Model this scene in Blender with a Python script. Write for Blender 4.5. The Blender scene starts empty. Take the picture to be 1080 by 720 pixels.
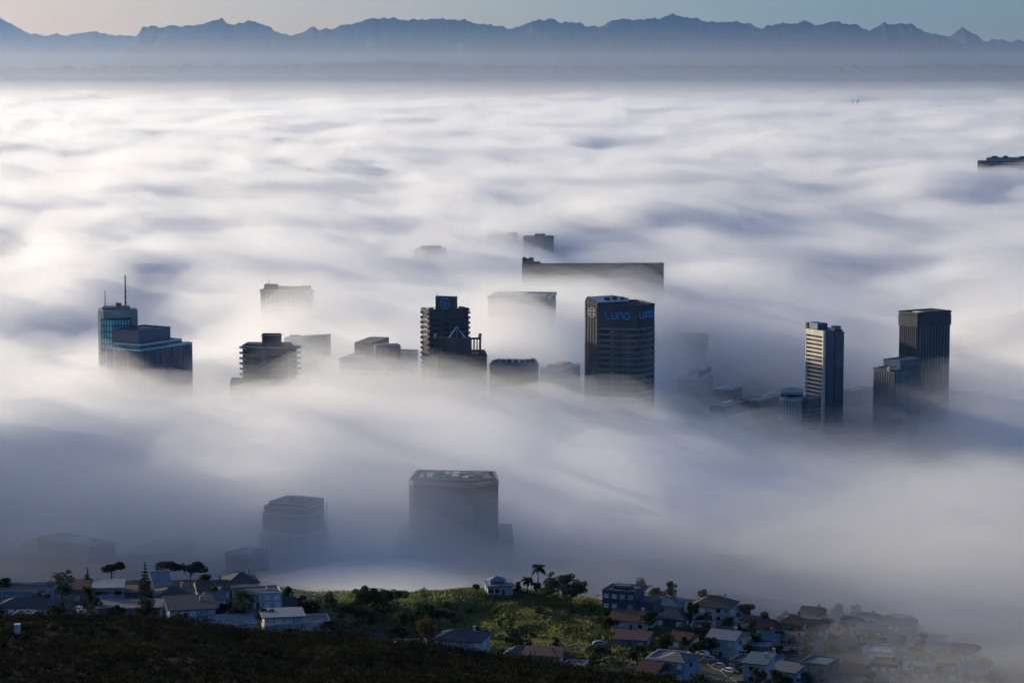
import bpy, math, random
import numpy as np
from mathutils import Vector

# ------------------------------------------------------------------ camera geometry
R = math.radians
F = 2700.0; HY = 60.0; CAMZ = 300.0
PIT = math.atan((360 - HY) / F)
CP, SP = math.cos(PIT), math.sin(PIT)
sc = bpy.context.scene
col = sc.collection

def at(px, py, Y):
    """point at forward distance Y (metres) seen in direction (px, py)"""
    a = (px - 540) / F; b = (360 - py) / F
    fy = CP + b * SP; fz = -SP + b * CP
    return Vector((a / fy * Y, Y, CAMZ + fz / fy * Y))

# ------------------------------------------------------------------ noise
_rng = np.random.default_rng(3)
PERM = _rng.permutation(512)
GR = _rng.normal(size=(512, 2)); GR /= np.linalg.norm(GR, axis=1)[:, None]
def pn(x, y):
    x, y = np.broadcast_arrays(np.asarray(x, float), np.asarray(y, float))
    xi = np.floor(x).astype(int); yi = np.floor(y).astype(int); xf = x - xi; yf = y - yi
    def g(a, b, dx, dy):
        h = PERM[(PERM[a % 512] + b) % 512]; return GR[h, 0] * dx + GR[h, 1] * dy
    u = xf**3 * (xf * (6 * xf - 15) + 10); v = yf**3 * (yf * (6 * yf - 15) + 10)
    n00 = g(xi, yi, xf, yf); n10 = g(xi + 1, yi, xf - 1, yf); n01 = g(xi, yi + 1, xf, yf - 1); n11 = g(xi + 1, yi + 1, xf - 1, yf - 1)
    return ((n00 * (1 - u) + n10 * u) * (1 - v) + (n01 * (1 - u) + n11 * u) * v) * 1.5
def sstep(a, b, x):
    t = np.clip((np.asarray(x, float) - a) / (b - a), 0, 1); return t * t * (3 - 2 * t)
def gauss(X, Y, cx, cy, sx, sy):
    return np.exp(-((X - cx) / sx) ** 2 - ((Y - cy) / sy) ** 2)

# ------------------------------------------------------------------ tagging and mesh building
def tag(o, label=None, cat=None, group=None, kind=None):
    if label: o['label'] = label
    if cat: o['category'] = cat
    if group: o['group'] = group
    if kind: o['kind'] = kind
    return o
def empty(name, loc, rz=0.0):
    o = bpy.data.objects.new(name, None); col.objects.link(o)
    o.location = loc; o.rotation_euler = (0, 0, rz); o.empty_display_size = 1
    return o
def np_mesh(name, V, quads, mat, smooth=False, ngon=None):
    me = bpy.data.meshes.new(name)
    V = np.asarray(V, np.float32); q = np.asarray(quads, np.int32); k = q.shape[1]; nq = len(q)
    extra = 0 if ngon is None else len(ngon)
    me.vertices.add(len(V)); me.vertices.foreach_set('co', V.ravel())
    li = q.ravel() if ngon is None else np.concatenate([q.ravel(), np.asarray(ngon, np.int32)])
    me.loops.add(len(li)); me.loops.foreach_set('vertex_index', li)
    st = np.arange(nq) * k; tt = np.full(nq, k)
    if extra: st = np.append(st, nq * k); tt = np.append(tt, extra)
    me.polygons.add(len(st)); me.polygons.foreach_set('loop_start', st.astype(np.int32)); me.polygons.foreach_set('loop_total', tt.astype(np.int32))
    me.update(calc_edges=True)
    if smooth: me.polygons.foreach_set('use_smooth', np.ones(len(st), bool))
    me.materials.append(mat)
    return me
def link(name, me, parent=None, loc=None):
    o = bpy.data.objects.new(name, me); col.objects.link(o)
    if parent is not None: o.parent = parent
    if loc is not None: o.location = loc
    return o
class MB:
    def __init__(self): self.v = []; self.f = []
    def box(self, x0, x1, y0, y1, z0, z1):
        return self.prism([(x0, y0), (x1, y0), (x1, y1), (x0, y1)], z0, z1)
    def prism(self, poly, z0, z1, top=None):
        n = len(poly); b = len(self.v); top = top or poly
        self.v += [(p[0], p[1], z0) for p in poly] + [(p[0], p[1], z1) for p in top]
        self.f.append(tuple(b + i for i in reversed(range(n)))); self.f.append(tuple(b + n + i for i in range(n)))
        for i in range(n):
            j = (i + 1) % n; self.f.append((b + i, b + j, b + n + j, b + n + i))
        return self
    def ring(self, outer, inner, z0, z1):
        n = len(outer); b = len(self.v)
        for P, z in ((outer, z0), (outer, z1), (inner, z1), (inner, z0)): self.v += [(p[0], p[1], z) for p in P]
        for i in range(n):
            j = (i + 1) % n
            for k in range(4):
                m = (k + 1) % 4
                self.f.append((b + k * n + i, b + k * n + j, b + m * n + j, b + m * n + i))
        return self
    def faces(self, vs, fs):
        b = len(self.v); self.v += [tuple(v) for v in vs]; self.f += [tuple(b + i for i in f) for f in fs]; return self
    def tube(self, p0, p1, r0, r1, n=7):
        p0, p1 = Vector(p0), Vector(p1); d = (p1 - p0)
        if d.length < 1e-6: return self
        d.normalize(); u = d.orthogonal().normalized(); w = d.cross(u); b = len(self.v)
        for p, r in ((p0, r0), (p1, r1)):
            for i in range(n):
                a = 2 * math.pi * i / n; self.v.append(tuple(p + u * (math.cos(a) * r) + w * (math.sin(a) * r)))
        self.f.append(tuple(b + i for i in reversed(range(n)))); self.f.append(tuple(b + n + i for i in range(n)))
        for i in range(n):
            j = (i + 1) % n; self.f.append((b + i, b + j, b + n + j, b + n + i))
        return self
    def ribbon(self, pts, wd, o, u, n, dep):
        """a flat stroke of width wd along 2-D points on the wall at o (u along, z up, n outward), dep thick"""
        o, u, n = Vector(o), Vector(u), Vector(n); up = Vector((0, 0, 1)); b = len(self.v); N = len(pts)
        for i, p in enumerate(pts):
            q0 = Vector(pts[max(i - 1, 0)]); q1 = Vector(pts[min(i + 1, N - 1)]); t = (q1 - q0).normalized(); s = Vector((-t.y, t.x)) * wd / 2
            for sg, dd in ((1, 0), (-1, 0), (-1, dep), (1, dep)):
                c = Vector(p) + s * sg; self.v.append(tuple(o + u * c.x + up * c.y + n * dd))
        for i in range(N - 1):
            for k in range(4):
                m = (k + 1) % 4; a = b + 4 * i; self.f.append((a + k, a + m, a + 4 + m, a + 4 + k))
        self.f.append((b, b + 1, b + 2, b + 3)); e = b + 4 * (N - 1); self.f.append((e + 3, e + 2, e + 1, e))
        return self
    def build(self, name, mat, parent=None, smooth=False, loc=None):
        me = bpy.data.meshes.new(name); me.from_pydata(self.v, [], self.f); me.update()
        if smooth: me.polygons.foreach_set('use_smooth', [True] * len(me.polygons))
        me.materials.append(mat); return link(name, me, parent, loc)

# ------------------------------------------------------------------ materials
def principled(name):
    m = bpy.data.materials.new(name); m.use_nodes = True
    return m, m.node_tree, m.node_tree.nodes['Principled BSDF']
def mottled(name, c0, c1, scale=0.3, rough=0.85, spec=0.15, detail=5, bump=0.0, stretch=(1, 1, 1), metallic=0.0, streak=0.0):
    m, nt, b = principled(name)
    tc = nt.nodes.new('ShaderNodeTexCoord'); mp = nt.nodes.new('ShaderNodeMapping'); mp.inputs['Scale'].default_value = stretch
    nz = nt.nodes.new('ShaderNodeTexNoise'); nz.inputs['Scale'].default_value = scale; nz.inputs['Detail'].default_value = detail
    rp = nt.nodes.new('ShaderNodeValToRGB'); rp.color_ramp.elements[0].position = .3; rp.color_ramp.elements[1].position = .7
    rp.color_ramp.elements[0].color = (*c0, 1); rp.color_ramp.elements[1].color = (*c1, 1)
    L = nt.links.new
    L(tc.outputs['Object'], mp.inputs[0]); L(mp.outputs[0], nz.inputs['Vector']); L(nz.outputs['Fac'], rp.inputs[0]); L(rp.outputs[0], b.inputs['Base Color'])
    b.inputs['Roughness'].default_value = rough; b.inputs['Specular IOR Level'].default_value = spec; b.inputs['Metallic'].default_value = metallic
    if bump:
        bp = nt.nodes.new('ShaderNodeBump'); bp.inputs['Strength'].default_value = bump; L(nz.outputs['Fac'], bp.inputs['Height']); L(bp.outputs[0], b.inputs['Normal'])
    return m
def stone(name, c, **k):
    lo = tuple(x * .78 for x in c); hi = tuple(min(1, x * 1.15) for x in c)
    return mottled(name, lo, hi, **k)
M = {}
M['concrete'] = stone('concrete', (.30, .29, .27), scale=.12, stretch=(1, 1, .25))
M['pale_concrete'] = stone('pale_concrete', (.42, .41, .39), scale=.12, stretch=(1, 1, .25))
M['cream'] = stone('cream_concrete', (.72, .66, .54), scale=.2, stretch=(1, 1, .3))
M['grey_clad'] = stone('grey_cladding', (.20, .20, .20), scale=.1, stretch=(1, 1, .2))
M['dark_clad'] = stone('dark_cladding', (.085, .085, .09), scale=.1, stretch=(1, 1, .2))
M['brown_clad'] = stone('brown_cladding', (.11, .095, .085), scale=.1, stretch=(1, 1, .2))
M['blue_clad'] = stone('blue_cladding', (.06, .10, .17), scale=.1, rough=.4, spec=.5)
M['white'] = stone('white_paint', (.72, .72, .70), scale=.4)
def glazing(name, tones, size=.55):
    m, nt, b = principled(name); L = nt.links.new
    tc = nt.nodes.new('ShaderNodeTexCoord'); mp = nt.nodes.new('ShaderNodeMapping'); mp.inputs['Scale'].default_value = (1, 1, .25); vo = nt.nodes.new('ShaderNodeTexVoronoi'); vo.inputs['Scale'].default_value = size
    sp = nt.nodes.new('ShaderNodeSeparateColor'); rp = nt.nodes.new('ShaderNodeValToRGB'); rp.color_ramp.interpolation = 'CONSTANT'; e = rp.color_ramp.elements
    e[0].position = 0; e[0].color = (*tones[0], 1); e[1].position = .45; e[1].color = (*tones[1], 1)
    for p, c in ((.75, tones[2]), (.92, tones[3])): q = e.new(p); q.color = (*c, 1)
    L(tc.outputs['Object'], mp.inputs[0]); L(mp.outputs[0], vo.inputs['Vector']); L(vo.outputs['Color'], sp.inputs[0]); L(sp.outputs[0], rp.inputs[0]); L(rp.outputs[0], b.inputs['Base Color'])
    b.inputs['Roughness'].default_value = .22; return m
M['dark_glass'] = glazing('dark_glass', ((.012, .018, .026), (.03, .04, .055), (.06, .07, .085), (.16, .16, .15)))
M['blue_glass'] = stone('blue_glass', (.02, .06, .13), scale=.08, rough=.2, spec=.6)
M['teal_glass'] = stone('teal_glass', (.16, .64, .68), scale=.25, rough=.2, spec=.6)
M['metal'] = stone('roof_metal', (.32, .33, .35), scale=.3, rough=.5, spec=.4)
M['dark_metal'] = stone('dark_metal', (.05, .05, .055), scale=.3, rough=.5, spec=.3)
M['mast'] = stone('mast_steel', (.10, .085, .08), scale=.4, rough=.5)
M['sign_blue'] = stone('sign_blue', (.07, .30, .58), scale=.5, rough=.5)
M['sign_grey'] = stone('sign_grey', (.38, .36, .36), scale=.5)
M['asphalt'] = stone('asphalt', (.05, .05, .053), scale=.5)
M['roof_gravel'] = stone('roof_gravel', (.22, .22, .22), scale=.5)
ROOFS = {'slate': (.06, .065, .08), 'rust': (.095, .045, .04), 'brown': (.12, .085, .065), 'pale': (.21, .23, .28), 'grey': (.14, .14, .15), 'teal': (.09, .15, .18), 'terracotta': (.11, .058, .045)}
for k, c in ROOFS.items(): M['roof_' + k] = stone('roof_' + k, c, scale=.8, stretch=(.6, 3, 1), rough=.7, spec=.3, bump=.2)
WALLS = {'white': (.44, .46, .48), 'cream': (.30, .28, .25), 'blue': (.24, .30, .40), 'grey': (.17, .17, .18), 'ochre': (.20, .17, .12), 'pink': (.22, .18, .17), 'dark': (.09, .10, .12)}
for k, c in WALLS.items(): M['wall_' + k] = stone('wall_' + k, c, scale=.6, stretch=(1, 1, .4))
M['bark'] = stone('bark', (.075, .055, .04), scale=2)
def leafmat(name, lo, hi, sc_=.5):
    m = mottled(name, lo, hi, scale=sc_, rough=.8, spec=.1); return m
M['leaf_dark'] = leafmat('leaf_dark', (.012, .022, .012), (.04, .06, .024))
M['leaf_mid'] = leafmat('leaf_mid', (.02, .035, .014), (.06, .085, .03))
M['leaf_pine'] = leafmat('leaf_pine', (.012, .022, .014), (.035, .05, .026))
M['leaf_rust'] = leafmat('leaf_rust', (.05, .04, .015), (.12, .08, .03))
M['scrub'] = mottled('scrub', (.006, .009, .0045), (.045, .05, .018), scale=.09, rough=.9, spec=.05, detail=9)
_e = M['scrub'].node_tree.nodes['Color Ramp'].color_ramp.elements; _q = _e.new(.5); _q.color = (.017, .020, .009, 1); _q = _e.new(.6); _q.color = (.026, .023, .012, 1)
M['grass'] = mottled('grass_blades', (.08, .10, .04), (.22, .235, .085), scale=.08, rough=.9, spec=.05, detail=6)

def translucent(m, f):
    nt = m.node_tree; L = nt.links.new; b = nt.nodes['Principled BSDF']; t = nt.nodes.new('ShaderNodeBsdfTranslucent'); mx = nt.nodes.new('ShaderNodeMixShader'); mx.inputs[0].default_value = f
    L(b.inputs['Base Color'].links[0].from_socket, t.inputs['Color']); L(b.outputs[0], mx.inputs[1]); L(t.outputs[0], mx.inputs[2]); L(mx.outputs[0], nt.nodes['Material Output'].inputs['Surface'])
for k in ('leaf_dark', 'leaf_mid', 'leaf_pine', 'leaf_rust'): translucent(M[k], .35)
translucent(M['scrub'], .12)
translucent(M['grass'], .62)

def volmat(name, d, c, g):
    m = bpy.data.materials.new(name); m.use_nodes = True; n = m.node_tree; n.nodes.remove(n.nodes['Principled BSDF'])
    p = n.nodes.new('ShaderNodeVolumePrincipled'); p.inputs['Color'].default_value = (*c, 1); p.inputs['Density'].default_value = d; p.inputs['Anisotropy'].default_value = g
    n.links.new(p.outputs[0], n.nodes['Material Output'].inputs['Volume']); return m

# ------------------------------------------------------------------ terrain
CTRL = [  # (px, py, distance): where the hillside is seen, and how far away it is
 (0, 720, 330), (300, 720, 330), (560, 720, 350), (0, 655, 430), (150, 657, 430), (300, 672, 425), (430, 685, 420), (560, 703, 410), (650, 719, 400),
 (0, 652, 720), (120, 652, 720), (250, 655, 722), (0, 618, 800), (120, 617, 800), (250, 617, 800), (300, 660, 735), (310, 634, 805), (350, 670, 760), (380, 640, 815),
 (430, 629, 850), (500, 627, 850), (560, 628, 850), (610, 633, 850), (650, 646, 838), (440, 660, 812), (500, 650, 836), (500, 672, 808), (480, 692, 770), (580, 655, 826), (600, 690, 780), (600, 716, 720),
 (690, 652, 830), (740, 657, 850), (850, 662, 930), (850, 716, 760), (710, 712, 740), (950, 652, 1050), (950, 712, 820), (1070, 652, 1080), (1070, 712, 830), (800, 632, 1020), (700, 628, 930),
 (20, 592, 1120), (150, 592, 1120), (300, 602, 1130), (480, 602, 1150), (620, 602, 1150), (800, 602, 1150), (1000, 602, 1180)]
_pts = [tuple(at(*c)) for c in CTRL]
_pts += [(x, 0, 297.5) for x in (-250, -100, 0, 100, 250)] + [(x, 120, 262) for x in (-200, 0, 200)] + [(x, 240, 233) for x in (-200, 0, 200)]
_pts += [(x, 560, 158 - max(0, x) * .12) for x in (-160, -60, 40)] + [(120, 560, 140), (200, 600, 128)]
_pts += [(x, 1350, 42) for x in (-300, -100, 100, 300)] + [(x, 1600, 22) for x in (-400, -130, 130, 400)] + [(-420, 900, 110), (-400, 720, 140), (420, 950, 85), (400, 700, 115)]
# beyond the crest the ground falls away to the valley floor
_pts += [(x, 875, 116) for x in (-175, -120)] + [(x, 950, 93) for x in (-220, -150, -80, -20)] + [(x, 1040, 78) for x in (-260, -150, -50, 40)] + [(-75, 890, 110), (-35, 905, 104), (0, 905, 104), (25, 905, 104), (45, 950, 92), (-200, 850, 122)]
_P = np.array(_pts); _S = 100.0
def _k(r): return np.where(r > 1e-9, r * r * np.log(np.maximum(r, 1e-9)), 0)
_A = _P[:, :2] / _S; _n = len(_A)
_K = _k(np.linalg.norm(_A[:, None] - _A[None], axis=2)) + np.eye(_n) * .004
_Q = np.c_[np.ones(_n), _A]; _W = np.linalg.solve(np.block([[_K, _Q], [_Q.T, np.zeros((3, 3))]]), np.r_[_P[:, 2], 0, 0, 0])
def terrain(X, Y):
    X, Y = np.broadcast_arrays(np.asarray(X, float), np.asarray(Y, float)); sh = X.shape
    x = np.clip(X.ravel(), -430, 430) / _S; y = np.clip(Y.ravel(), -20, 1620) / _S; out = np.zeros(x.size)
    for s in range(0, x.size, 20000):
        a = np.c_[x[s:s + 20000], y[s:s + 20000]]
        out[s:s + 20000] = _k(np.linalg.norm(a[:, None] - _A[None], axis=2)) @ _W[:_n] + _W[_n] + a @ _W[_n + 1:]
    z = out.reshape(sh); far = sstep(1450, 1900, Y)
    z = z * (1 - far) + far * 13.0
    wd = np.exp(-((X + 490) / 115) ** 2) * sstep(480, 760, Y) * (1 - sstep(1395, 1470, Y))       # the long ridge left of the view
    z = z + (222 + 76 * sstep(1220, 1370, Y) - 85 * np.exp(-((Y - 1198) / 60) ** 2) + 7 * pn(X / 90, Y / 110) - z) * wd  # saddle and raised end shaped to let sun on the knoll, shade the valley
    near = 1 - sstep(900, 1100, Y)
    z = z + near * (1.0 * pn(X / 26, Y / 26) + .45 * pn(X / 9, Y / 9))
    return z
def tz(x, y): return float(terrain(np.array([x]), np.array([y]))[0])
def hit(px, py, y0=300.0, y1=1500.0):
    """where the line of sight (px, py) meets the ground beyond y0"""
    ys = np.arange(y0, y1, 2.0); a = (px - 540) / F; b = (360 - py) / F
    fy = CP + b * SP; fz = -SP + b * CP
    d = (CAMZ + fz / fy * ys) - terrain(a / fy * ys, ys); i = int(np.argmax(d < 0)) if (d < 0).any() else len(ys) - 1
    Y = ys[i]; x = a / fy * Y
    return Vector((x, Y, tz(x, Y)))

_xs = np.unique(np.concatenate([np.linspace(-60000, -3000, 20), np.linspace(-3000, -460, 24), np.arange(-460, 460.1, 5), np.linspace(460, 3000, 24), np.linspace(3000, 60000, 20)]))
_ys = np.unique(np.concatenate([np.linspace(-1500, -40, 10), np.arange(-40, 300, 10), np.arange(300, 1150, 4), np.arange(1150, 1900, 15), np.geomspace(1900, 70000, 60)]))
GX, GY = np.meshgrid(_xs, _ys, indexing='xy'); GZ = terrain(GX, GY)
def grid_quads(nr, nc):
    idx = np.arange(nr * nc).reshape(nr, nc)
    return np.stack([idx[:-1, :-1], idx[:-1, 1:], idx[1:, 1:], idx[1:, :-1]], -1).reshape(-1, 4)
mg, nt, bs = principled('ground')
def ground_material():
    L = nt.links.new
    at_ = nt.nodes.new('ShaderNodeAttribute'); at_.attribute_name = 'cover'
    sep = nt.nodes.new('ShaderNodeSeparateColor'); L(at_.outputs['Color'], sep.inputs[0])
    tc = nt.nodes.new('ShaderNodeTexCoord')
    def noise(s, d=6):
        n = nt.nodes.new('ShaderNodeTexNoise'); n.inputs['Scale'].default_value = s; n.inputs['Detail'].default_value = d; L(tc.outputs['Object'], n.inputs['Vector']); return n
    def ramp(n, c0, c1, p0=.35, p1=.68):
        r = nt.nodes.new('ShaderNodeValToRGB'); r.color_ramp.elements[0].position = p0; r.color_ramp.elements[1].position = p1
        r.color_ramp.elements[0].color = (*c0, 1); r.color_ramp.elements[1].color = (*c1, 1); L(n.outputs['Fac'], r.inputs[0]); return r
    def mix(f, a, b):
        m = nt.nodes.new('ShaderNodeMix'); m.data_type = 'RGBA'; L(f, m.inputs[0]); L(a, m.inputs[6]); L(b, m.inputs[7]); return m.outputs[2]
    n1 = noise(.09); n2 = noise(.02)
    town = ramp(n1, (.05, .055, .05), (.15, .14, .13)); grass = ramp(noise(.11, 9), (.04, .055, .018), (.16, .165, .055)); soil_shade = ramp(n2, (.008, .010, .006), (.022, .018, .011))
    L(mix(sep.outputs[1], mix(sep.outputs[0], town.outputs[0], grass.outputs[0]), soil_shade.outputs[0]), bs.inputs['Base Color'])
    bp = nt.nodes.new('ShaderNodeBump'); bp.inputs['Strength'].default_value = .6; bp.inputs['Distance'].default_value = 1; L(noise(.35, 8).outputs['Fac'], bp.inputs['Height']); L(bp.outputs[0], bs.inputs['Normal'])
    bs.inputs['Roughness'].default_value = .95; bs.inputs['Specular IOR Level'].default_value = .05
ground_material()
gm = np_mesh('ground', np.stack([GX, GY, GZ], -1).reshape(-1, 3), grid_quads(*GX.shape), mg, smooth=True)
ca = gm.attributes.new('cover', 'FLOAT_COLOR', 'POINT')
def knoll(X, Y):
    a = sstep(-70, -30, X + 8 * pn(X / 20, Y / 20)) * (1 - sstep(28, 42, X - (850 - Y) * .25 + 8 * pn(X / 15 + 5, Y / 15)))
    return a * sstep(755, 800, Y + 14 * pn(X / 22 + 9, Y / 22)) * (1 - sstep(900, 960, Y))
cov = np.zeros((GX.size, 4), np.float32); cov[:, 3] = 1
cov[:, 0] = np.maximum(knoll(GX, GY), .35 * sstep(.1, .5, pn(GX / 40 + 3, GY / 40))).ravel(); cov[:, 1] = np.maximum(1 - sstep(470, 620, GY), .85 * (1 - sstep(770, 815, GY)) * sstep(-80, -40, GX) * (1 - sstep(40, 60, GX))).ravel()  # soil also darkens the ground below the knoll, in place of shade there
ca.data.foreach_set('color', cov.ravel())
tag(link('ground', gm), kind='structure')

# ------------------------------------------------------------------ light, sky, camera
SE, SA = R(10.0), R(55)      # sun elevation; azimuth to the left of the view
w = bpy.data.worlds.new('World'); sc.world = w; w.use_nodes = True
wn = w.node_tree; sky = wn.nodes.new('ShaderNodeTexSky'); sky.sky_type = 'NISHITA'; sky.sun_disc = False
sky.sun_elevation = SE; sky.sun_rotation = -SA; sky.altitude = 300; sky.air_density = 1.0; sky.dust_density = 0.5; sky.ozone_density = 1.5
dt = wn.nodes.new('ShaderNodeVectorMath'); dt.operation = 'DOT_PRODUCT'
tcw = wn.nodes.new('ShaderNodeTexCoord'); wn.links.new(tcw.outputs['Generated'], dt.inputs[0]); dt.inputs[1].default_value = (-math.sin(SA) * math.cos(SE), math.cos(SA) * math.cos(SE), math.sin(SE))
mr_ = wn.nodes.new('ShaderNodeMapRange'); mr_.interpolation_type = 'SMOOTHSTEP'; mr_.inputs[1].default_value = .42; mr_.inputs[2].default_value = .85; wn.links.new(dt.outputs['Value'], mr_.inputs[0])
warm = wn.nodes.new('ShaderNodeMix'); warm.data_type = 'RGBA'; warm.inputs[6].default_value = (.47, .69, 1.12, 1); warm.inputs[7].default_value = (1.5, 1.14, 1.12, 1); wn.links.new(mr_.outputs[0], warm.inputs[0])
tint = wn.nodes.new('ShaderNodeMix'); tint.data_type = 'RGBA'; tint.blend_type = 'MULTIPLY'; tint.inputs[0].default_value = 1; wn.links.new(warm.outputs[2], tint.inputs[7])
wn.links.new(sky.outputs[0], tint.inputs[6]); wn.links.new(tint.outputs[2], wn.nodes['Background'].inputs[0]); wn.nodes['Background'].inputs[1].default_value = .1
sun = bpy.data.lights.new('sun', 'SUN'); sun.energy = 4.7; sun.angle = R(.6); sun.color = (1, .875, .66)
so = bpy.data.objects.new('sun', sun); col.objects.link(so)
sd = Vector((-math.sin(SA) * math.cos(SE), math.cos(SA) * math.cos(SE), math.sin(SE)))
so.rotation_euler = sd.to_track_quat('Z', 'Y').to_euler(); so.location = (-400, 300, 700)
cam = bpy.data.cameras.new('camera'); co = bpy.data.objects.new('camera', cam); col.objects.link(co)
cam.lens = 36 * F / 1080; cam.sensor_width = 36; cam.clip_start = 1; cam.clip_end = 200000
co.location = (0, 0, CAMZ); co.rotation_euler = (R(90) - PIT, 0, 0); sc.camera = co

# ------------------------------------------------------------------ fog
def fog_top(X, Y):
    wx = X + 80 * pn(X / 420, Y / 800 + 9) + .12 * Y; wy = Y + 170 * pn(X / 400 + 31, Y / 600)
    far = sstep(2000, 3600, Y)
    n = .50 * pn(wx / 430, wy / 620) + .38 * pn(wx / 200 + 7, wy / 300) + (.30 + .06 * far) * pn(wx / 95 + 3, wy / 150) + (.10 + .06 * far) * pn(wx / 48 + 11, wy / 80)
    n2 = pn(X / 1500, Y / 2500 + 4)
    z = 100 + (54 - 22 * far) * n + 10 * n2 + 20 * (np.abs(pn(wx / 260 + 20, wy / 420)) - .25)
    near = 1 - sstep(1120, 1250, Y + 50 * pn(X / 120 + 8, Y / 300))     # thinner veil over the valley
    calm = 1 - .85 * gauss(X, Y, -60, 900, 130, 70)
    veil = 114 + 16 * gauss(X, Y, -190, 1110, 120, 60) + 6 * sstep(-90, -170, X) + 18 * gauss(X, Y, -25, 1105, 60, 50) + 9 * gauss(X, Y, -95, 1085, 45, 45) + calm * (22 * pn(X / 170 + 2, Y / 190) + 12 * pn(X / 80 + 4, Y / 100)) + 22 * sstep(60, 170, X) * (1 - sstep(950, 1150, Y))
    veil = veil - 30 * (1 - sstep(60, 95, X)) * (1 - sstep(845, 880, Y)) + 11 * gauss(X, Y, -55, 910, 75, 28) - 24 * gauss(X, Y, -165, 990, 90, 50)
    z = z * (1 - near) + near * veil
    z = z + (20 + 26 * pn(X / 120 + Y / 300, Y / 95 + 2)) * gauss(X, Y, 10, 1340, 330, 130) * (1 - near)           # bank in front of the towers
    z = z + 11 * gauss(X, Y, 8, 1900, 45, 70) + 20 * gauss(X, Y, -185, 2090, 50, 80) + 11 * gauss(X, Y, 60, 2440, 80, 90) + 12 * gauss(X, Y, -95, 2840, 60, 90) - 22 * gauss(X, Y, -205, 1660, 55, 100) - 18 * gauss(X, Y, -130, 1660, 90, 110)
    z = z + 16 * gauss(X, Y, 300, 1790, 70, 110) - 62 * gauss(X, Y, 200, 1950, 100, 280) - 10 * sstep(90, 190, X) * sstep(1250, 1400, Y) * (1 - sstep(1700, 2000, Y))                   # the clearing beside the sign tower
    z = z + 3 * gauss(X, Y, 990, 4500, 130, 330)                   # hollow below the far flat roof
    return z
def fog_off(X, Y):
    o = 48 - 8 * sstep(2200, 3000, Y) + 22 * (1 - sstep(1120, 1300, Y)) + 0 * X
    o = o - 100 * gauss(X, Y, -45, 905, 85, 34) * .55
    o = o + 110 * gauss(X, Y, 200, 1950, 100, 280) + 8 * sstep(80, 140, X) * (1 - sstep(1000, 1200, Y))
    return np.maximum(o, 20)
_fy = np.geomspace(700, 21000, 680); _fa = np.tan(np.linspace(-R(22), R(22), 360))
FY, FA = np.meshgrid(_fy, _fa, indexing='ij'); FX = FY * FA
FT = fog_top(FX, FY); FO = fog_off(FX, FY)
_edge = sstep(12500, 21500, FY + 2600 * pn(FX / 3500, FY / 3500)); FT = FT - 62 * _edge; FO = FO + 60 * sstep(8000, 17000, FY)
def sheet(name, Z, mat, zb):
    nr, nc = Z.shape; idx = np.arange(nr * nc).reshape(nr, nc); Z = np.maximum(Z, zb + 2)
    top = np.stack([FX, FY, Z], -1).reshape(-1, 3); q = grid_quads(nr, nc)
    per = np.concatenate([idx[0, :], idx[1:, -1], idx[-1, -2::-1], idx[-2:0:-1, 0]]); k = len(per)
    pv = top[per].copy(); pv[:, 2] = zb; base = nr * nc; i = np.arange(k); j = (i + 1) % k
    side = np.stack([per, base + i, base + j, per[j]], -1)
    return np_mesh(name, np.concatenate([top, pv]), np.concatenate([q, side]), mat, True, (base + np.arange(k))[::-1])
core_m, cnt, cb = principled('fog_core'); cb.inputs['Base Color'].default_value = (.88, .88, .89, 1); cb.inputs['Roughness'].default_value = 1; cb.inputs['Specular IOR Level'].default_value = 0
G_ = .68
fog = link('fog', sheet('fog', FT - FO, core_m, -60)); tag(fog, 'sea of white morning fog filling the city basin', 'fog', kind='stuff')
def wisps(k):
    """each layer of the veil drifts on its own: torn streaks slanting down wind"""
    u = FX + .45 * FY + 60 * pn(FX / 260 + k, FY / 420); v = FY - .25 * FX; f = sstep(3000, 9000, FY)
    return (15 + 6 * f) * pn(u / (95 + 60 * f) + 13.7 * k, v / 330 + 5.1 * k) + (9 * pn(u / 42 + 3.3 * k, v / 150 + 7 * k) + 4 * pn(u / 19 + 2.1 * k, v / 70 + 3 * k)) * (1 - f)
for k, (off, d) in enumerate(((0, .0015), (.1, .0018), (.22, .0025), (.35, .0035), (.5, .005), (.66, .007), (.83, .009))):
    quiet = 1 - gauss(FX, FY, -60, 900, 130, 70); wz = wisps(k) * (1.15, 1.1, 1, .85, .6, .4, .2)[k] * (1 - .5 * (FY < 860)) * quiet
    tag(link('fog_veil', sheet('fog_veil', FT - FO * off + wz - (5 if k < 3 else 0), volmat('fog_veil', d, (1, 1, 1), G_), -50), fog), kind='stuff')
hz = MB().box(-52000, 52000, -2500, 68000, -70, 2100).build('haze', volmat('haze', 1.0e-5, (.28, .56, 1), .68)); tag(hz, 'thin blue morning haze over the whole basin', 'haze', kind='stuff')
for i, (y0, y1, z1, d) in enumerate(((12000, 18500, 142, 1.6e-4), (12500, 23000, 128, 1.0e-4), (13000, 29000, 114, 5e-5), (13500, 36000, 165, 1.6e-5), (17500, 43900, 345, 1.0e-5), (18500, 43800, 430, .8e-5), (20000, 43700, 540, .7e-5), (21500, 43600, 660, .45e-5), (23000, 43500, 780, .25e-5))):
    mb = MB().box(-40000 + i * 50, 40000 - i * 50, y0, y1, -68 + i, z1).build('mist', volmat('mist', d, (1, .97, .96), .76)); tag(mb, 'pale mist band lying before the far mountains', 'mist', group='mist before the mountains', kind='stuff')  # slightly warm colour stands in for the sunrise glow

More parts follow.
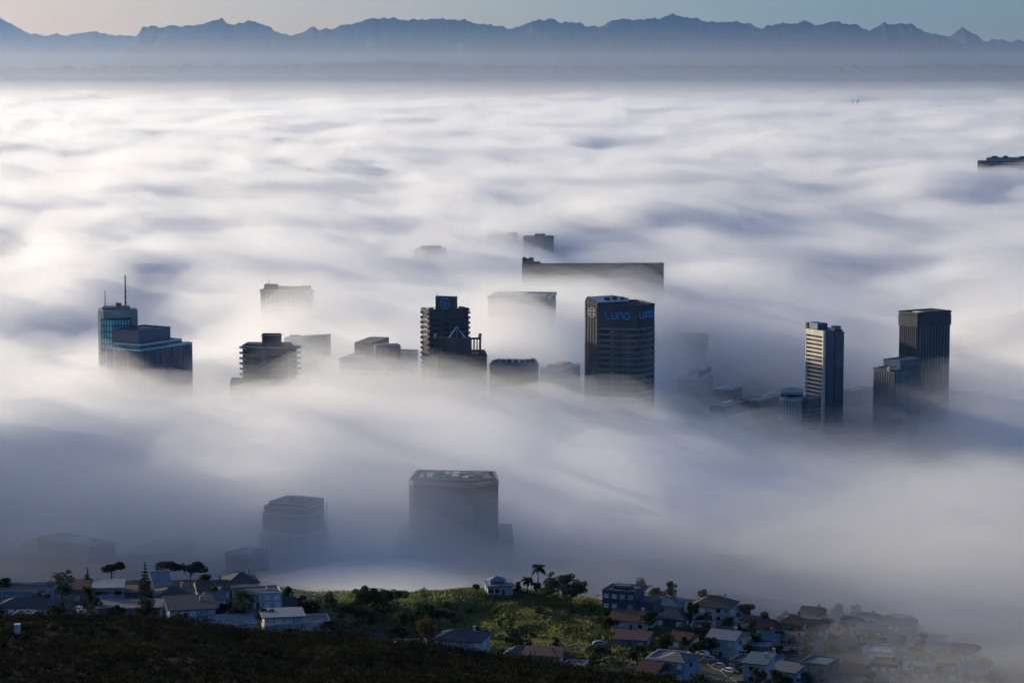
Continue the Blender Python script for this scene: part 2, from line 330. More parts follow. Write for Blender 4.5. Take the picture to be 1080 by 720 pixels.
# ------------------------------------------------------------------ mountains and low hills
PROF = [(-200, 30), (-90, 24), (0, 19), (10, 21), (25, 30), (40, 36), (75, 38), (85, 35), (105, 33), (125, 38), (150, 38), (155, 29), (165, 28), (200, 28), (215, 26), (225, 23), (238, 21), (250, 26), (265, 23), (285, 28), (300, 36), (310, 38), (320, 36), (332, 29), (340, 33), (360, 29), (375, 25), (395, 20), (415, 19), (430, 22), (445, 20), (470, 20), (490, 21), (500, 26), (520, 27), (540, 30), (555, 25), (565, 22), (580, 20), (590, 25), (610, 23), (622, 30), (635, 27), (645, 22), (655, 19), (668, 22), (690, 20), (705, 16), (715, 19), (735, 19), (745, 24), (770, 23), (785, 26), (800, 29), (815, 26), (830, 25), (845, 23), (855, 26), (870, 24), (885, 25), (900, 26), (905, 32), (912, 32), (925, 26), (935, 25), (955, 26), (965, 30), (980, 37), (995, 39), (1003, 34), (1010, 30), (1018, 34), (1030, 43), (1060, 43), (1080, 44), (1160, 36), (1280, 40)]
def mountain(name, prof, D, mat, dep, seed):
    px = np.arange(prof[0][0], prof[-1][0], .8); py = np.interp(px, [p[0] for p in prof], [p[1] for p in prof]); n = len(px)
    py = py + 2.2 * pn(px / 12, seed + 0 * px) + 1.2 * pn(px / 5, seed + 3 + 0 * px) - 1.3 * np.maximum(0, 1 - 5 * np.abs(pn(px / 17, seed + 7 + 0 * px)))
    Xr = (px - 540) / F * D * 1.0045; Zr = np.array([at(540, y, D).z for y in py])
    ts = np.concatenate([-np.linspace(1, 0, 30) ** 1.4, [.15, .4, 1.0]]); rows = []
    for t in ts:
        s = (1 - abs(t)) ** 1.15; yy = D + t * dep; e = min(1, abs(t) * 7)
        rg = 1 - 2 * np.abs(pn(Xr / 1500 + 3, yy / 2600 + seed)); rg2 = 1 - 2 * np.abs(pn(Xr / 600 + 9, yy / 1100 + seed))
        k = 1 - e * (.30 * (1 - rg) + .16 * (1 - rg2)) + (0 if t == 0 else .0)
        rows.append(np.stack([Xr, yy + 0 * Xr, np.maximum(np.minimum(Zr * s * k, Zr - 25 * e) - 10 * (abs(t) == 1), -10)], -1))
    V = np.array(rows).reshape(-1, 3)
    o = link(name, np_mesh(name, V, grid_quads(len(ts), n), mat, True)); return tag(o, kind='structure')
mm = mottled('mountain_rock', (.035, .045, .05), (.08, .085, .085), scale=.0012, rough=.95, spec=.05)
mountain('mountains', [p for p in PROF if 150 <= p[0] <= 1000] + [(1010, 45), (1030, 56), (1040, 61)], 50000, mm, 4200, 2.2)
mountain('mountains', [p for p in PROF if p[0] <= 150] + [(170, 40), (300, 44), (420, 60)], 60000, mm, 4500, 5.2)
mountain('mountains', [(900, 60), (960, 46), (985, 40)] + [p for p in PROF if p[0] >= 995], 57000, mm, 4500, 8.2)
mountain('hills', [(-200, 72), (100, 71), (190, 69), (330, 68), (400, 64.5), (430, 65), (500, 69), (640, 71), (700, 69), (860, 71), (1000, 69), (1280, 72)], 39000, mm, 2500, 3.7)

# ------------------------------------------------------------------ towers
def rect(pxc, D, pxl, pxr, th, py=380):
    """plan of a block whose front corner is at pxc; its left face runs back at th degrees"""
    t = R(th); C = at(pxc, py, D); fy = CP + (360 - py) / F * SP
    kl = (pxl - 540) / F / fy; kr = (pxr - 540) / F / fy
    Ll = (C.x - kl * D) / (math.cos(t) + kl * math.sin(t)); Lr = (kr * D - C.x) / (math.sin(t) - kr * math.cos(t))
    c = Vector((C.x, D)); l = Vector((-math.cos(t), math.sin(t))) * Ll; r = Vector((math.sin(t), math.cos(t))) * Lr
    return [tuple(c), tuple(c + r), tuple(c + r + l), tuple(c + l)]
def plan(pts, D, py=380):
    return [(at(p, py, D + d).x, D + d) for p, d in pts]
def inflate(poly, d):
    n = len(poly); out = []
    for i in range(n):
        p0, p1, p2 = Vector(poly[i - 1]), Vector(poly[i]), Vector(poly[(i + 1) % n])
        e0 = (p1 - p0).normalized(); e1 = (p2 - p1).normalized(); n0 = Vector((e0.y, -e0.x)); n1 = Vector((e1.y, -e1.x))
        b = (n0 + n1); k = b.dot(n0)
        out.append(tuple(p1 + b * (d / max(k, .3))))
    return out
def lerp2(poly, i, s):
    a, b = Vector(poly[i]), Vector(poly[(i + 1) % len(poly)]); return a + (b - a) * s
class Tower:
    def __init__(s, name, label, poly, D, cat='tower', group=None):
        c = sum((Vector(p) for p in poly), Vector((0, 0))) / len(poly); s.z0 = tz(c.x, c.y); s.o = Vector((c.x, c.y, s.z0)); s.D = D
        s.root = tag(empty(name, s.o), label, cat, group)
        s.poly = s.L(poly)
    def L(s, poly): return [(p[0] - s.o.x, p[1] - s.o.y) for p in poly]
    def z(s, py, D=None): return at(540, py, D or s.D).z - s.z0
    def prism(s, name, poly, z0, z1, mat, parent=None): return MB().prism(poly, z0, z1).build(name, M[mat], parent or s.root)
    def bands(s, name, poly, z0, z1, pitch, h, mat, out=.12, parent=None):
        n = int((z1 - z0) / pitch); P = inflate(poly, out); me = None
        for i in range(n):
            z = z0 + i * pitch
            if me is None:
                o = MB().prism(P, 0, h).build(name, M[mat], parent or s.root); me = o.data
            else: o = link(name, me, parent or s.root)
            o.location.z = z
    def parapet(s, poly, z, mat, h=1.2, out=.25, th=.9, name='parapet'):
        return MB().ring(inflate(poly, out), inflate(poly, out - th), z - .3, z + h).build(name, M[mat], s.root)
    def fins(s, name, poly, faces, n, z0, z1, wd, dep, mat):
        for f in faces:
            for i in range(n):
                a = lerp2(poly, f, (i + .5) / n); e = (Vector(poly[(f + 1) % len(poly)]) - Vector(poly[f])).normalized(); nn = Vector((e.y, -e.x))
                q = [a - e * wd / 2 + nn * dep, a + e * wd / 2 + nn * dep, a + e * wd / 2 - nn * .2, a - e * wd / 2 - nn * .2]
                MB().prism([tuple(p) for p in q], z0, z1).build(name, M[mat], s.root)
    def unit(s, name, poly, sx0, sx1, sy0, sy1, z0, z1, mat, parent=None):
        """a small block on a 4-cornered roof, in fractions of its plan"""
        A, B, Dd = Vector(poly[3]), Vector(poly[0]), Vector(poly[2])
        def q(u, v): return tuple(A + (B - A) * u + (Dd - A) * v)
        return s.prism(name, [q(sx0, sy0), q(sx1, sy0), q(sx1, sy1), q(sx0, sy1)], z0, z1, mat, parent)

# --- twin-mast tower on the left
def masts_tower():
    D = 1765
    P = plan([(104, 4), (110, 0), (146, 8), (144, 26), (106, 24)], D)
    t = Tower('tower', 'grey tower with two roof masts and teal glass corner behind blue block', P, D)
    zt = t.z(328); t.prism('wall', t.poly, 0, zt, 'pale_concrete')
    t.prism('plant_room', t.L(plan([(109, 6), (138, 9), (137, 20), (110, 18)], D)), zt, t.z(324.5), 'concrete')
    t.prism('plant_room', t.L(plan([(123, 8), (129, 9), (129, 14), (123, 14)], D)), t.z(324.5), t.z(321), 'grey_clad')
    G = t.L(plan([(107.5, -2.5), (119, -6), (138, -1.5), (138, 6), (108, 6)], D))
    g = t.prism('glass_corner', G, 0, t.z(336.5), 'teal_glass')
    for i in range(9): MB().prism(inflate(G, .25), 0, .45).build('mullion', M['dark_metal'], g).location.z = t.z(336.5) - .2 - i * 4.2
    for f, n in ((0, 4), (1, 6)):
        for i in range(n + 1):
            a = lerp2(G, f, i / n); MB().box(a.x - .22, a.x + .22, a.y - .3, a.y + .2, t.z(385), t.z(336.5)).build('mullion', M['dark_metal'], g)
    def mast(px, y0, y1, r, d):
        p = at(px, 330, D + d); x, y = p.x - t.o.x, p.y - t.o.y
        m = MB(); z0, z1 = t.z(y0), t.z(y1); h = z1 - z0
        m.tube((x, y, z0), (x, y, z0 + h * .55), r, r * .85).tube((x, y, z0 + h * .55), (x, y, z0 + h * .9), r * .85, r * .7).tube((x, y, z0 + h * .9), (x, y, z1), r * .5, r * .4)
        for k in (.15, .3, .5, .9): m.tube((x, y, z0 + h * k), (x, y, z0 + h * k + .5), r * 1.5, r * 1.5)
        m.build('mast', M['mast'], t.root)
    mast(132.6, 327, 291, .62, 14); mast(111, 328, 307, .3, 10)
    # blue stepped glass block in front
    D = 1735
    P = rect(148, D, 113.5, 203, 32)
    b = Tower('office_block', 'dark blue glass office block with stepped roofs in front of the masts', P, D)
    z1 = b.z(370); b.prism('wall', b.poly, 0, z1, 'blue_glass')
    U = rect(147, D + 2, 119, 180, 32); z2 = b.z(350.5)
    b.prism('upper_block', b.L(U), z1, z2, 'blue_clad'); b.parapet(b.L(U), z2, 'blue_clad', .9)
    b.unit('roof_deck', b.L(U), .2, .8, .2, .75, z2, z2 + .8, 'dark_metal')
    S = rect(148, D + 1, 121, 192, 32); b.prism('upper_block', b.L(S), z1, b.z(364.5), 'blue_glass'); b.parapet(b.L(S), b.z(364.5), 'teal_glass', .8, .1, .4)
    b.parapet(b.poly, z1, 'teal_glass', .9, .1, .4)
    b.bands('floor_line', b.poly, b.z(412), z1 - 1, 3.7, .5, 'dark_metal', .1)
    b.bands('floor_line', b.L(U), z1 + 2, z2 - 1, 3.5, .5, 'dark_metal', .1)
    for f, n in ((3, 7), (0, 9)):
        for i in range(n):
            a = lerp2(b.poly, f, (i + .5) / n); e = (Vector(b.poly[(f + 1) % 4]) - Vector(b.poly[f])).normalized(); nn = Vector((e.y, -e.x)); wd = 2.2 if i in (1, 4) and f == 3 else .7
            q = [a - e * wd / 2 + nn * .4, a + e * wd / 2 + nn * .4, a + e * wd / 2 - nn * .2, a - e * wd / 2 - nn * .2]
            b.prism('pilaster', [tuple(p) for p in q], 0, z1 - .5, 'grey_clad' if wd > 1 else 'blue_clad')
    b.unit('roof_terrace', b.L(P), .88, .99, .55, .97, z1, z1 + 1.4, 'teal_glass')
masts_tower()

def block(name, label, poly, D, top, mat, band='dark_glass', pitch=3.4, h=1.5, low=None, par=None, cat='tower', out=.12):
    t = Tower(name, label, poly, D, cat); zt = t.z(top)
    t.prism('wall', t.poly, 0, zt, mat)
    if band: t.bands('window_band', t.poly, max(4, t.z(low)) if low else 4, zt - h - .8, pitch, h, band, out)
    if par: t.parapet(t.poly, zt, par)
    return t, zt

# --- grey tower behind, left
P = rect(327, 2160, 275.5, 331, 12); t, zt = block('tower', 'hazy grey ribbed tower behind, with crowded rooftop plant', P, 2160, 308, 'grey_clad', None, low=345)
t.fins('rib', t.poly, (3, 0), 12, t.z(350), zt - 2, 1.1, .5, 'pale_concrete'); t.parapet(t.poly, zt, 'metal', 1.5, .6)
t.unit('plant_room', t.poly, .06, .30, .2, .8, zt, t.z(301), 'dark_clad'); t.unit('plant_room', t.poly, .34, .80, .3, .8, zt, t.z(303), 'grey_clad'); t.unit('plant_room', t.poly, .80, .97, .2, .8, zt, t.z(302), 'grey_clad')
p = lerp2(t.poly, 2, .5); MB().tube((p.x + 6, p.y - 4, zt), (p.x + 6, p.y - 4, t.z(296)), .35, .2).build('mast', M['mast'], t.root)

# --- balcony tower
def balcony_tower():
    D = 1700; P = plan([(256, 10), (279, 0), (306, 2), (313, 10), (308, 30), (262, 30)], D)
    t = Tower('tower', 'dark tower with balconies jutting at both edges and square penthouse', P, D)
    zt = t.z(367); t.prism('wall', t.poly, 0, zt, 'dark_clad'); t.bands('window_band', t.poly, t.z(428), zt - 1.5, 3.6, 1.7, 'dark_glass', .1)
    pil = t.L(plan([(276.5, -1.2), (280.5, -1.2), (280.5, .6), (276.5, .6)], D)); t.prism('pilaster', pil, 0, zt + .5, 'blue_clad')
    pil = t.L(plan([(303, .6), (307, .8), (307, 3), (303, 3)], D)); t.prism('pilaster', pil, 0, zt + .5, 'blue_clad')
    n = 10
    for i in range(n):
        z = zt - 1.2 - i * 3.6
        for a, bq in (((252.5, 8), (260, 4)), ((308, 3), (317.5, 12))):
            q = plan([a, (bq[0], bq[1] - 1), (bq[0], bq[1] + 10), (a[0], a[1] + 10)], D); t.prism('balcony', t.L(q), z, z + .5, 'metal')
    t.parapet(t.poly, zt, 'metal', .8, .6)
    pz = t.z(355.5); Q = t.L(plan([(276.5, 6), (297, 7), (296.5, 20), (277.5, 20)], D)); t.prism('penthouse', Q, zt, pz, 'dark_clad'); t.parapet(Q, pz, 'blue_clad', .6, .3, .5)
    t.prism('roof_deck', t.L(plan([(258, 11), (275, 5), (275, 22), (263, 24)], D)), zt, t.z(364.6), 'dark_metal')
    t.prism('podium', t.L(plan([(242, 4), (262, -6), (326, -2), (325, 40), (244, 42)], D)), 0, t.z(406), 'grey_clad')
balcony_tower()

# --- faded angled block
P = rect(345, 1880, 300, 349, 10); t, zt = block('office_block', 'faded grey slab block with tilted roofline behind the balcony tower', P, 1880, 357, 'concrete', 'grey_clad', low=400)
A = [Vector((*q, zt)) for q in t.poly]; hts = (t.z(353), t.z(353.5), t.z(357), t.z(357.5))
MB().faces([tuple(a) for a in A] + [(a.x, a.y, h) for a, h in zip(A, hts)], [(4, 5, 6, 7), (0, 1, 5, 4), (1, 2, 6, 5), (2, 3, 7, 6), (3, 0, 4, 7)]).build('roof', M['metal'], t.root)
t.unit('plant_room', t.poly, .1, .3, .3, .8, zt, t.z(355), 'grey_clad')

# --- broad office block with a rounded plant room
def rounded_block():
    D = 1760; P = rect(414, D, 358, 441, 14)
    t, zt = block('office_block', 'broad grey office block with a rounded dark plant room on top', P, D, 381, 'concrete', 'dark_glass', 3.8, 1.7, 425, 'metal')
    t.unit('plant_room', t.poly, .10, .46, .35, .95, zt, t.z(366), 'grey_clad')
    c = at(408.5, 380, D + 9); cx, cy = c.x - t.o.x, c.y - t.o.y; pts = []
    for i in range(28):
        a = 2 * math.pi * i / 28; ca_, sa_ = math.cos(a), math.sin(a); e = .45
        pts.append((cx + 9.3 * math.copysign(abs(ca_) ** e, ca_), cy + 7 * math.copysign(abs(sa_) ** e, sa_)))
    d = MB().prism(pts, zt, t.z(366)).prism(pts, t.z(366), t.z(364.3), inflate(pts, -1.6)).build('drum', M['grey_clad'], t.root)
    for k in (-3, 2.5): MB().box(cx + k - .3, cx + k + .3, cy - 7.25, cy - 6, zt, t.z(367)).build('rib', M['dark_clad'], d)
    t.unit('roof_deck', t.poly, .02, .34, .05, .3, zt, zt + 1.6, 'metal')
rounded_block()

# --- tall tower with shield
def shield_tower():
    D = 1745; P = rect(453, D, 445.5, 494, 68)
    t, zt = block('tower', 'tall dark tower with blue shield emblem on its square roof box', P, D, 328.5, 'dark_clad', 'dark_glass', 3.5, 1.8, 425)
    t.bands('balcony', t.poly, t.z(425), zt - 1, 3.5, .45, 'brown_clad', .55)
    for f in (0, 1, 2, 3):
        for i in range(16):
            c = Vector(t.poly[f]); d = c.normalized() * .35; z = zt - 2.4 - i * 3.5
            MB().box(c.x - 1.0 + d.x, c.x + 1.0 + d.x, c.y - 1.0 + d.y, c.y + 1.0 + d.y, z, z + 1.6).build('balcony', M['dark_clad'], t.root)
    t.parapet(t.poly, zt, 'dark_clad', 1.4, .7, 1.2)
    for s in (.12, .3, .72, .9): t.unit('plant_room', t.poly, .2, .5, s - .05, s + .05, zt, zt + 1.8, 'metal')
    B = t.L(plan([(459.5, 8), (480.5, 4), (482.5, 12), (461.5, 17)], D)); zb = t.z(315); t.prism('roof_box', B, zt, zb, 'dark_clad'); t.parapet(B, zb, 'dark_clad', .5, .2, .5)
    for q in B[:1] + B[3:]: MB().tube((q[0], q[1], zb), (q[0], q[1], zb + 2.2), .18, .1).build('mast', M['mast'], t.root)
    a, b = Vector(B[0]), Vector(B[1]); u = (b - a).normalized(); n = Vector((u.y, -u.x)); c = (a + b) / 2 - u * .3
    o3 = (c.x + n.x * .05, c.y + n.y * .05, (zt + zb) / 2 + .6); u3 = (u.x, u.y, 0); n3 = (n.x, n.y, 0)
    ringp = [(3.3 * math.cos(k * math.pi / 12), 3.5 * math.sin(k * math.pi / 12)) for k in range(25)]
    m = MB().ribbon(ringp, .75, o3, u3, n3, .2)
    m.ribbon([(0, -2.2), (-1.3, -1), (-1.4, 1.5), (0, 1.2), (1.4, 1.5), (1.3, -1), (0, -2.2)], .6, o3, u3, n3, .25).ribbon([(0, 1), (0, -1.6)], .7, o3, u3, n3, .3)
    m.build('emblem', M['sign_blue'], t.root)
shield_tower()

# --- pyramid tower
def pyramid_tower():
    D = 1690; P = plan([(453, 3), (462, -3), (507, -3), (513.5, 4), (511, 36), (456, 36)], D)
    t, zt = block('tower', 'brown-grey tower topped by a small blue glass pyramid', P, D, 377, 'brown_clad', 'dark_glass', 3.5, 1.4, 435, 'brown_clad')
    z1 = t.z(358); w = t.L(plan([(457.5, 1), (507.5, 0), (507.5, 28), (458, 28)], D)); a0, a1 = Vector(w[0]), Vector(w[1])
    # open crown: corner piers with slots, solid middle
    def seg(s0, s1, z0, z1_, nm='crown_wall'):
        p, q = a0 + (a1 - a0) * s0, a0 + (a1 - a0) * s1
        t.prism(nm, [(p.x, p.y), (q.x, q.y), (q.x, q.y + 2), (p.x, p.y + 2)], z0, z1_, 'dark_clad')
    slots = ((.065, .10), (.145, .18), (.80, .835), (.865, .90), (.925, .955)); x = 0
    for s0, s1 in slots: seg(x, s0, zt, z1); x = s1
    seg(x, 1, zt, z1); seg(0, 1, z1, z1 + 1.2, 'crown_beam'); seg(0, .25, zt, zt + 2.5, 'crown_sill'); seg(.78, 1, zt, zt + 2, 'crown_sill')
    xl, xr = min(q[0] for q in w), max(q[0] for q in w); y0, y1 = min(q[1] for q in w) + 2, max(q[1] for q in w)
    yb = a0.y + 17
    for s in (0, 1):
        xx = (xl if s == 0 else xr - 2); t.prism('crown_wall', [(xx, y0 + 1), (xx + 2, y0 + 1), (xx + 2, y1), (xx, y1)], zt, zt + 2, 'dark_clad'); t.prism('crown_beam', [(xx, y0 + 1), (xx + 2, y0 + 1), (xx + 2, y1), (xx, y1)], z1, z1 + 1.2, 'dark_clad')
    mx = (xl + xr) / 2 - .2; hw = 5.9; by = y0 + 7
    zb = z1 - .5; t.prism('pyramid_base', [(mx - hw, y0 + 1), (mx + hw, y0 + 1), (mx + hw, by + hw), (mx - hw, by + hw)], zt, zb, 'dark_clad')
    pb = [(mx - hw, y0 + .6, zb), (mx + hw, y0 + .6, zb), (mx + hw, y0 + .6 + 2 * hw, zb), (mx - hw, y0 + .6 + 2 * hw, zb)]; ap = (mx, y0 + .6 + hw, t.z(345.5))
    py_ = MB().faces(pb + [ap], [(0, 1, 4), (1, 2, 4), (2, 3, 4), (3, 0, 4), (3, 2, 1, 0)]).build('pyramid', M['blue_glass'], t.root)
    for q in pb: MB().tube(q, ap, .28, .2, 5).build('rib', M['metal'], py_)
    MB().tube(((pb[0][0] + pb[1][0]) / 2, pb[0][1], zb), ap, .2, .15, 5).build('rib', M['metal'], py_)
pyramid_tower()

# --- pale hazy tower
P = rect(578, 1960, 515, 586, 8); t, zt = block('tower', 'wide flat-topped tower mostly swallowed by fog, pale rim roof', P, 1960, 316, 'grey_clad', None)
t.fins('rib', t.poly, (3, 0), 14, t.z(360), zt - 4, .8, .35, 'concrete'); t.parapet(t.poly, zt, 'metal', 1.6, .8, 1.5)
t.unit('plant_room', t.poly, .12, .55, .2, .8, zt, t.z(313), 'metal'); t.unit('plant_room', t.poly, .6, .92, .25, .7, zt, t.z(314), 'pale_concrete')

# --- dark crowned block
def crowned_block():
    D = 1665; P = plan([(516.5, 10), (521, 1), (552, -1), (568, 8), (566, 32), (520, 34)], D)
    t, zt = block('office_block', 'dark blue-grey block with a ragged crown of rooftop plant', P, D, 387.5, 'dark_clad', 'dark_glass', 3.4, 1.6, 440, 'blue_clad')
    Q = t.L(plan([(521.5, 6), (553, 4), (566, 10), (563, 28), (524, 29)], D)); t.prism('upper_block', Q, zt, t.z(383.5), 'blue_clad')
    rnd = random.Random(4)
    for px in (525, 531, 537, 544, 551, 557, 562):
        q = plan([(px - 2.4, 9), (px + 2.4, 9), (px + 2.4, 15), (px - 2.4, 15)], D); t.prism('plant_room', t.L(q), t.z(383.5), t.z(382.3 - rnd.random() * 2), 'dark_clad')
    for i in range(6): q = lerp2(t.poly, 2, (i + .5) / 6); t.prism('rib', [(q.x - .5, q.y - .6), (q.x + .5, q.y - .6), (q.x + .5, q.y + .3), (q.x - .5, q.y + .3)], t.z(400), zt + 1.5, 'blue_clad')
crowned_block()
# --- pale balcony block
P = rect(586, 1735, 569.5, 612, 28); t, zt = block('apartment_block', 'pale apartment block with balcony lines left of the sign tower', P, 1735, 391, 'pale_concrete', 'grey_clad', 3.2, 1.4, 440, 'white')
t.unit('plant_room', t.poly, .3, .85, .1, .7, zt, t.z(385.5), 'pale_concrete'); t.unit('plant_room', t.poly, .1, .4, .75, .95, zt, t.z(388), 'concrete')
for i in range(4): q = lerp2(t.poly, 0, .15 + .2 * i); MB().tube((q.x - 2, q.y + 4, zt), (q.x - 2, q.y + 4, zt + 4), .12, .08).build('mast', M['mast'], t.root)

# --- the sign tower
def sign_tower():
    D = 1700; P = plan([(630.5, 0), (671, -7), (690, 8), (672, 34), (633, 38)], D)
    P2 = plan([(616.5, 12), (630.5, 0), (633, 38), (619, 44)], D)
    t = Tower('tower', 'large dark slab tower with blue LUNO lettering on two faces', P, D); zm = t.z(322.5); zc = t.z(319)
    t.prism('wall', t.poly, 0, zm, 'dark_clad')
    t.bands('window_band', t.poly, t.z(430), t.z(341), 3.9, 2.0, 'dark_glass', .1); t.bands('spandrel', t.poly, t.z(430) + 2.2, t.z(341) + 1, 3.9, 1.3, 'grey_clad', .35)
    t.parapet(t.poly, zm, 'dark_clad', 1.0, .15, .8)
    side = t.L(P2); t.prism('service_core', inflate(side, -.02), 0, zc, 'brown_clad'); t.fins('rib', side, (0,), 5, 0, zc - .5, .7, .35, 'grey_clad')
    U = t.L(plan([(616.5, 12), (630.5, 1), (662.5, 3), (662.5, 24), (646, 40), (620, 42)], D)); A = [Vector((q[0], q[1], max(zm, 0))) for q in U]
    hts = [t.z(y) for y in (320.5, 319, 318, 317.5, 317, 319)]; k = len(A)
    MB().faces([(a.x, a.y, zm - .5) for a in A] + [(a.x, a.y, h) for a, h in zip(A, hts)], [tuple(range(k, 2 * k))] + [(i, (i + 1) % k, k + (i + 1) % k, k + i) for i in range(k)]).build('upper_block', M['blue_clad'], t.root)
    for px, d, w_ in ((640, 16, 3), (648, 20, 2.5), (656, 14, 2)): t.prism('roof_unit', t.L(plan([(px - w_, d), (px + w_, d), (px + w_, d + 6), (px - w_, d + 6)], D)), zm, t.z(315.6), 'blue_clad')
    for px in (674, 679): c = at(px, 330, D + 10); MB().tube((c.x - t.o.x, c.y - t.o.y, zm), (c.x - t.o.x, c.y - t.o.y, t.z(317.5)), .15, .1).build('mast', M['mast'], t.root)
    def arc(cx, cy, rx, ry, a0, a1, n=12): return [(cx + rx * math.cos(R(a0 + (a1 - a0) * i / n)), cy + ry * math.sin(R(a0 + (a1 - a0) * i / n))) for i in range(n + 1)]
    def luno(i, s0, s1, zc_, h):
        a, b = lerp2(t.poly, i, s0), lerp2(t.poly, i, s1); u = (b - a); W = u.length; u.normalize(); n = Vector((u.y, -u.x)); o = (a.x + n.x * .05, a.y + n.y * .05, zc_); u3 = (u.x, u.y, 0); n3 = (n.x, n.y, 0)
        cw = W / 4.55; r = cw * .42; st = h * .19
        c = [cw * .45 + k * cw * 1.18 for k in range(4)]
        L_ = [(c[0] - r, h)] + arc(c[0], r, r, r, 180, 270) + [(c[0] + r * .9, 0)]
        U_ = [(c[1] - r, h * .92)] + arc(c[1], r, r, r, 180, 360) + [(c[1] + r, h * .92)]
        N_ = [(c[2] - r, 0)] + arc(c[2], h * .92 - r, r, r, 180, 0) + [(c[2] + r, 0)]
        O_ = arc(c[3], h * .46, r * 1.08, h * .46, 0, 360, 24)
        for q in (L_, U_, N_, O_): MB().ribbon(q, st, o, u3, n3, .35).build('letter', M['sign_blue'], t.root)
    luno(0, .20, .83, t.z(336), t.z(328.4) - t.z(336)); luno(1, .16, .90, t.z(335), t.z(327.5) - t.z(335))
    a, b = lerp2(side, 0, .25), lerp2(side, 0, .95); u = (b - a); Wd = u.length; u.normalize(); n = Vector((u.y, -u.x)); c = (a + b) / 2; o = (c.x + n.x * .5, c.y + n.y * .5, t.z(330)); u3 = (u.x, u.y, 0); n3 = (n.x, n.y, 0); r = Wd * .42
    e = MB().ribbon([(r * math.cos(R(q)), 2.9 * math.sin(R(q))) for q in range(20, 341, 20)], .8, o, u3, n3, .2).ribbon([(-r * .8, .9), (r * .8, .9)], .7, o, u3, n3, .2).ribbon([(-r * .8, -.9), (r * .8, -.9)], .7, o, u3, n3, .2)
    e.build('emblem', M['sign_grey'], t.root)
sign_tower()

# --- hazy low blocks in the clearing
P = rect(741, 2255, 688, 747, 10); t, zt = block('office_block', 'faint flat-roofed slab in the haze right of the sign tower', P, 2255, 359, 'brown_clad', 'dark_glass', 3.6, 1.3, None, 'metal'); t.unit('plant_room', t.poly, .1, .35, .2, .8, zt, t.z(356.5), 'grey_clad')
def jumble():
    D = 2120; P = rect(738, D, 714, 752, 20); t, zt = block('office_block', 'low office block with jumbled roof units below the faint slab', P, D, 400, 'concrete', 'dark_glass', 3.4, 1.3, None, 'white')
    for x0, x1, y0, y1, h, m_ in ((.05, .3, .1, .5, 397, 'white'), (.35, .6, .2, .7, 395, 'grey_clad'), (.62, .85, .05, .5, 396.5, 'white'), (.86, .98, .1, .9, 392.5, 'dark_clad'), (.1, .5, .72, .95, 394, 'concrete')): t.unit('roof_unit', t.poly, x0, x1, y0, y1, zt, t.z(h), m_)
jumble()
for pc, D, l, r, th, top, lab, mt, rf in ((772, 2110, 752, 783, 24, 411, 'low hall with a pale roof edge right of the jumbled roofs', 'brown_clad', 'white'), (800, 2055, 782, 842, 30, 424, 'long pale low shed nearest the bank before the round tower', 'concrete', 'metal'), (812, 2230, 770, 846, 12, 402, 'long low shed furthest back in the clearing', 'grey_clad', 'metal'), (905, 2080, 884, 926, 30, 416, 'low shed between the cream tower and the two-tier block', 'concrete', 'roof_gravel'), (1015, 2000, 985, 1052, 24, 424, 'long low building right of the ribbed tower foot', 'brown_clad', 'roof_gravel'), (765, 2010, 748, 790, 30, 430, 'dim warehouse low in front of the jumbled roofs', 'grey_clad', 'roof_gravel')):
    P = rect(pc, D, l, r, th, 420); t, zt = block('warehouse', lab, P, D, top, mt, 'dark_glass', 4.5, 1.2, None, rf, 'warehouse')
    t.prism('roof', inflate(t.poly, -.8), zt, zt + .5, rf); t.unit('roof_unit', t.poly, .3, .5, .3, .7, zt + .5, zt + 2, 'white')

# --- cream tower
def cream_tower():
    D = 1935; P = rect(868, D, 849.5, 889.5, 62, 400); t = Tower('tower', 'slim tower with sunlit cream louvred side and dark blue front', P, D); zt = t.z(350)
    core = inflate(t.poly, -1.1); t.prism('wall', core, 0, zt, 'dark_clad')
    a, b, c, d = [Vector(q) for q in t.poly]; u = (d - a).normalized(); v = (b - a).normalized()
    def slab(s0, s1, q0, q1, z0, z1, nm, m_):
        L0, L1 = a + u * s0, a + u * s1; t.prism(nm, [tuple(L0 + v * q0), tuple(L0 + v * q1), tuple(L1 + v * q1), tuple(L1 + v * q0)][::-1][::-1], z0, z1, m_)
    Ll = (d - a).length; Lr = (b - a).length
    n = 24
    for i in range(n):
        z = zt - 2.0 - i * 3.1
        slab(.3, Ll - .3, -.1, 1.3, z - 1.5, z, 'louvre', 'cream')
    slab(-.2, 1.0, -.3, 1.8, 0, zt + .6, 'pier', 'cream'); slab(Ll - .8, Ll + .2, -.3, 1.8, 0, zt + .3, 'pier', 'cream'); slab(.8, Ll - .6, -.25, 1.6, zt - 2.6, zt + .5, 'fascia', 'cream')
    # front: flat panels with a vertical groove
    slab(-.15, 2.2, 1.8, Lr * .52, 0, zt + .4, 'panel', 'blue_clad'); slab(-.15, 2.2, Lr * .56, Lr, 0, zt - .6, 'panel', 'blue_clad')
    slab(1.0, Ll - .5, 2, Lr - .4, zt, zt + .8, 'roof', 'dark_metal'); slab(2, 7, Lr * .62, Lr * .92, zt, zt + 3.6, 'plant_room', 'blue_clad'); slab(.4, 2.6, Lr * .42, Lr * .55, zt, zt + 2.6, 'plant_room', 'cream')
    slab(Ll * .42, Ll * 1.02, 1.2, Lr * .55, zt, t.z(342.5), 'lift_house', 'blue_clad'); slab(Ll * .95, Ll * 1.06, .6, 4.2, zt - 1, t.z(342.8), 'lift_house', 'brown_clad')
cream_tower()
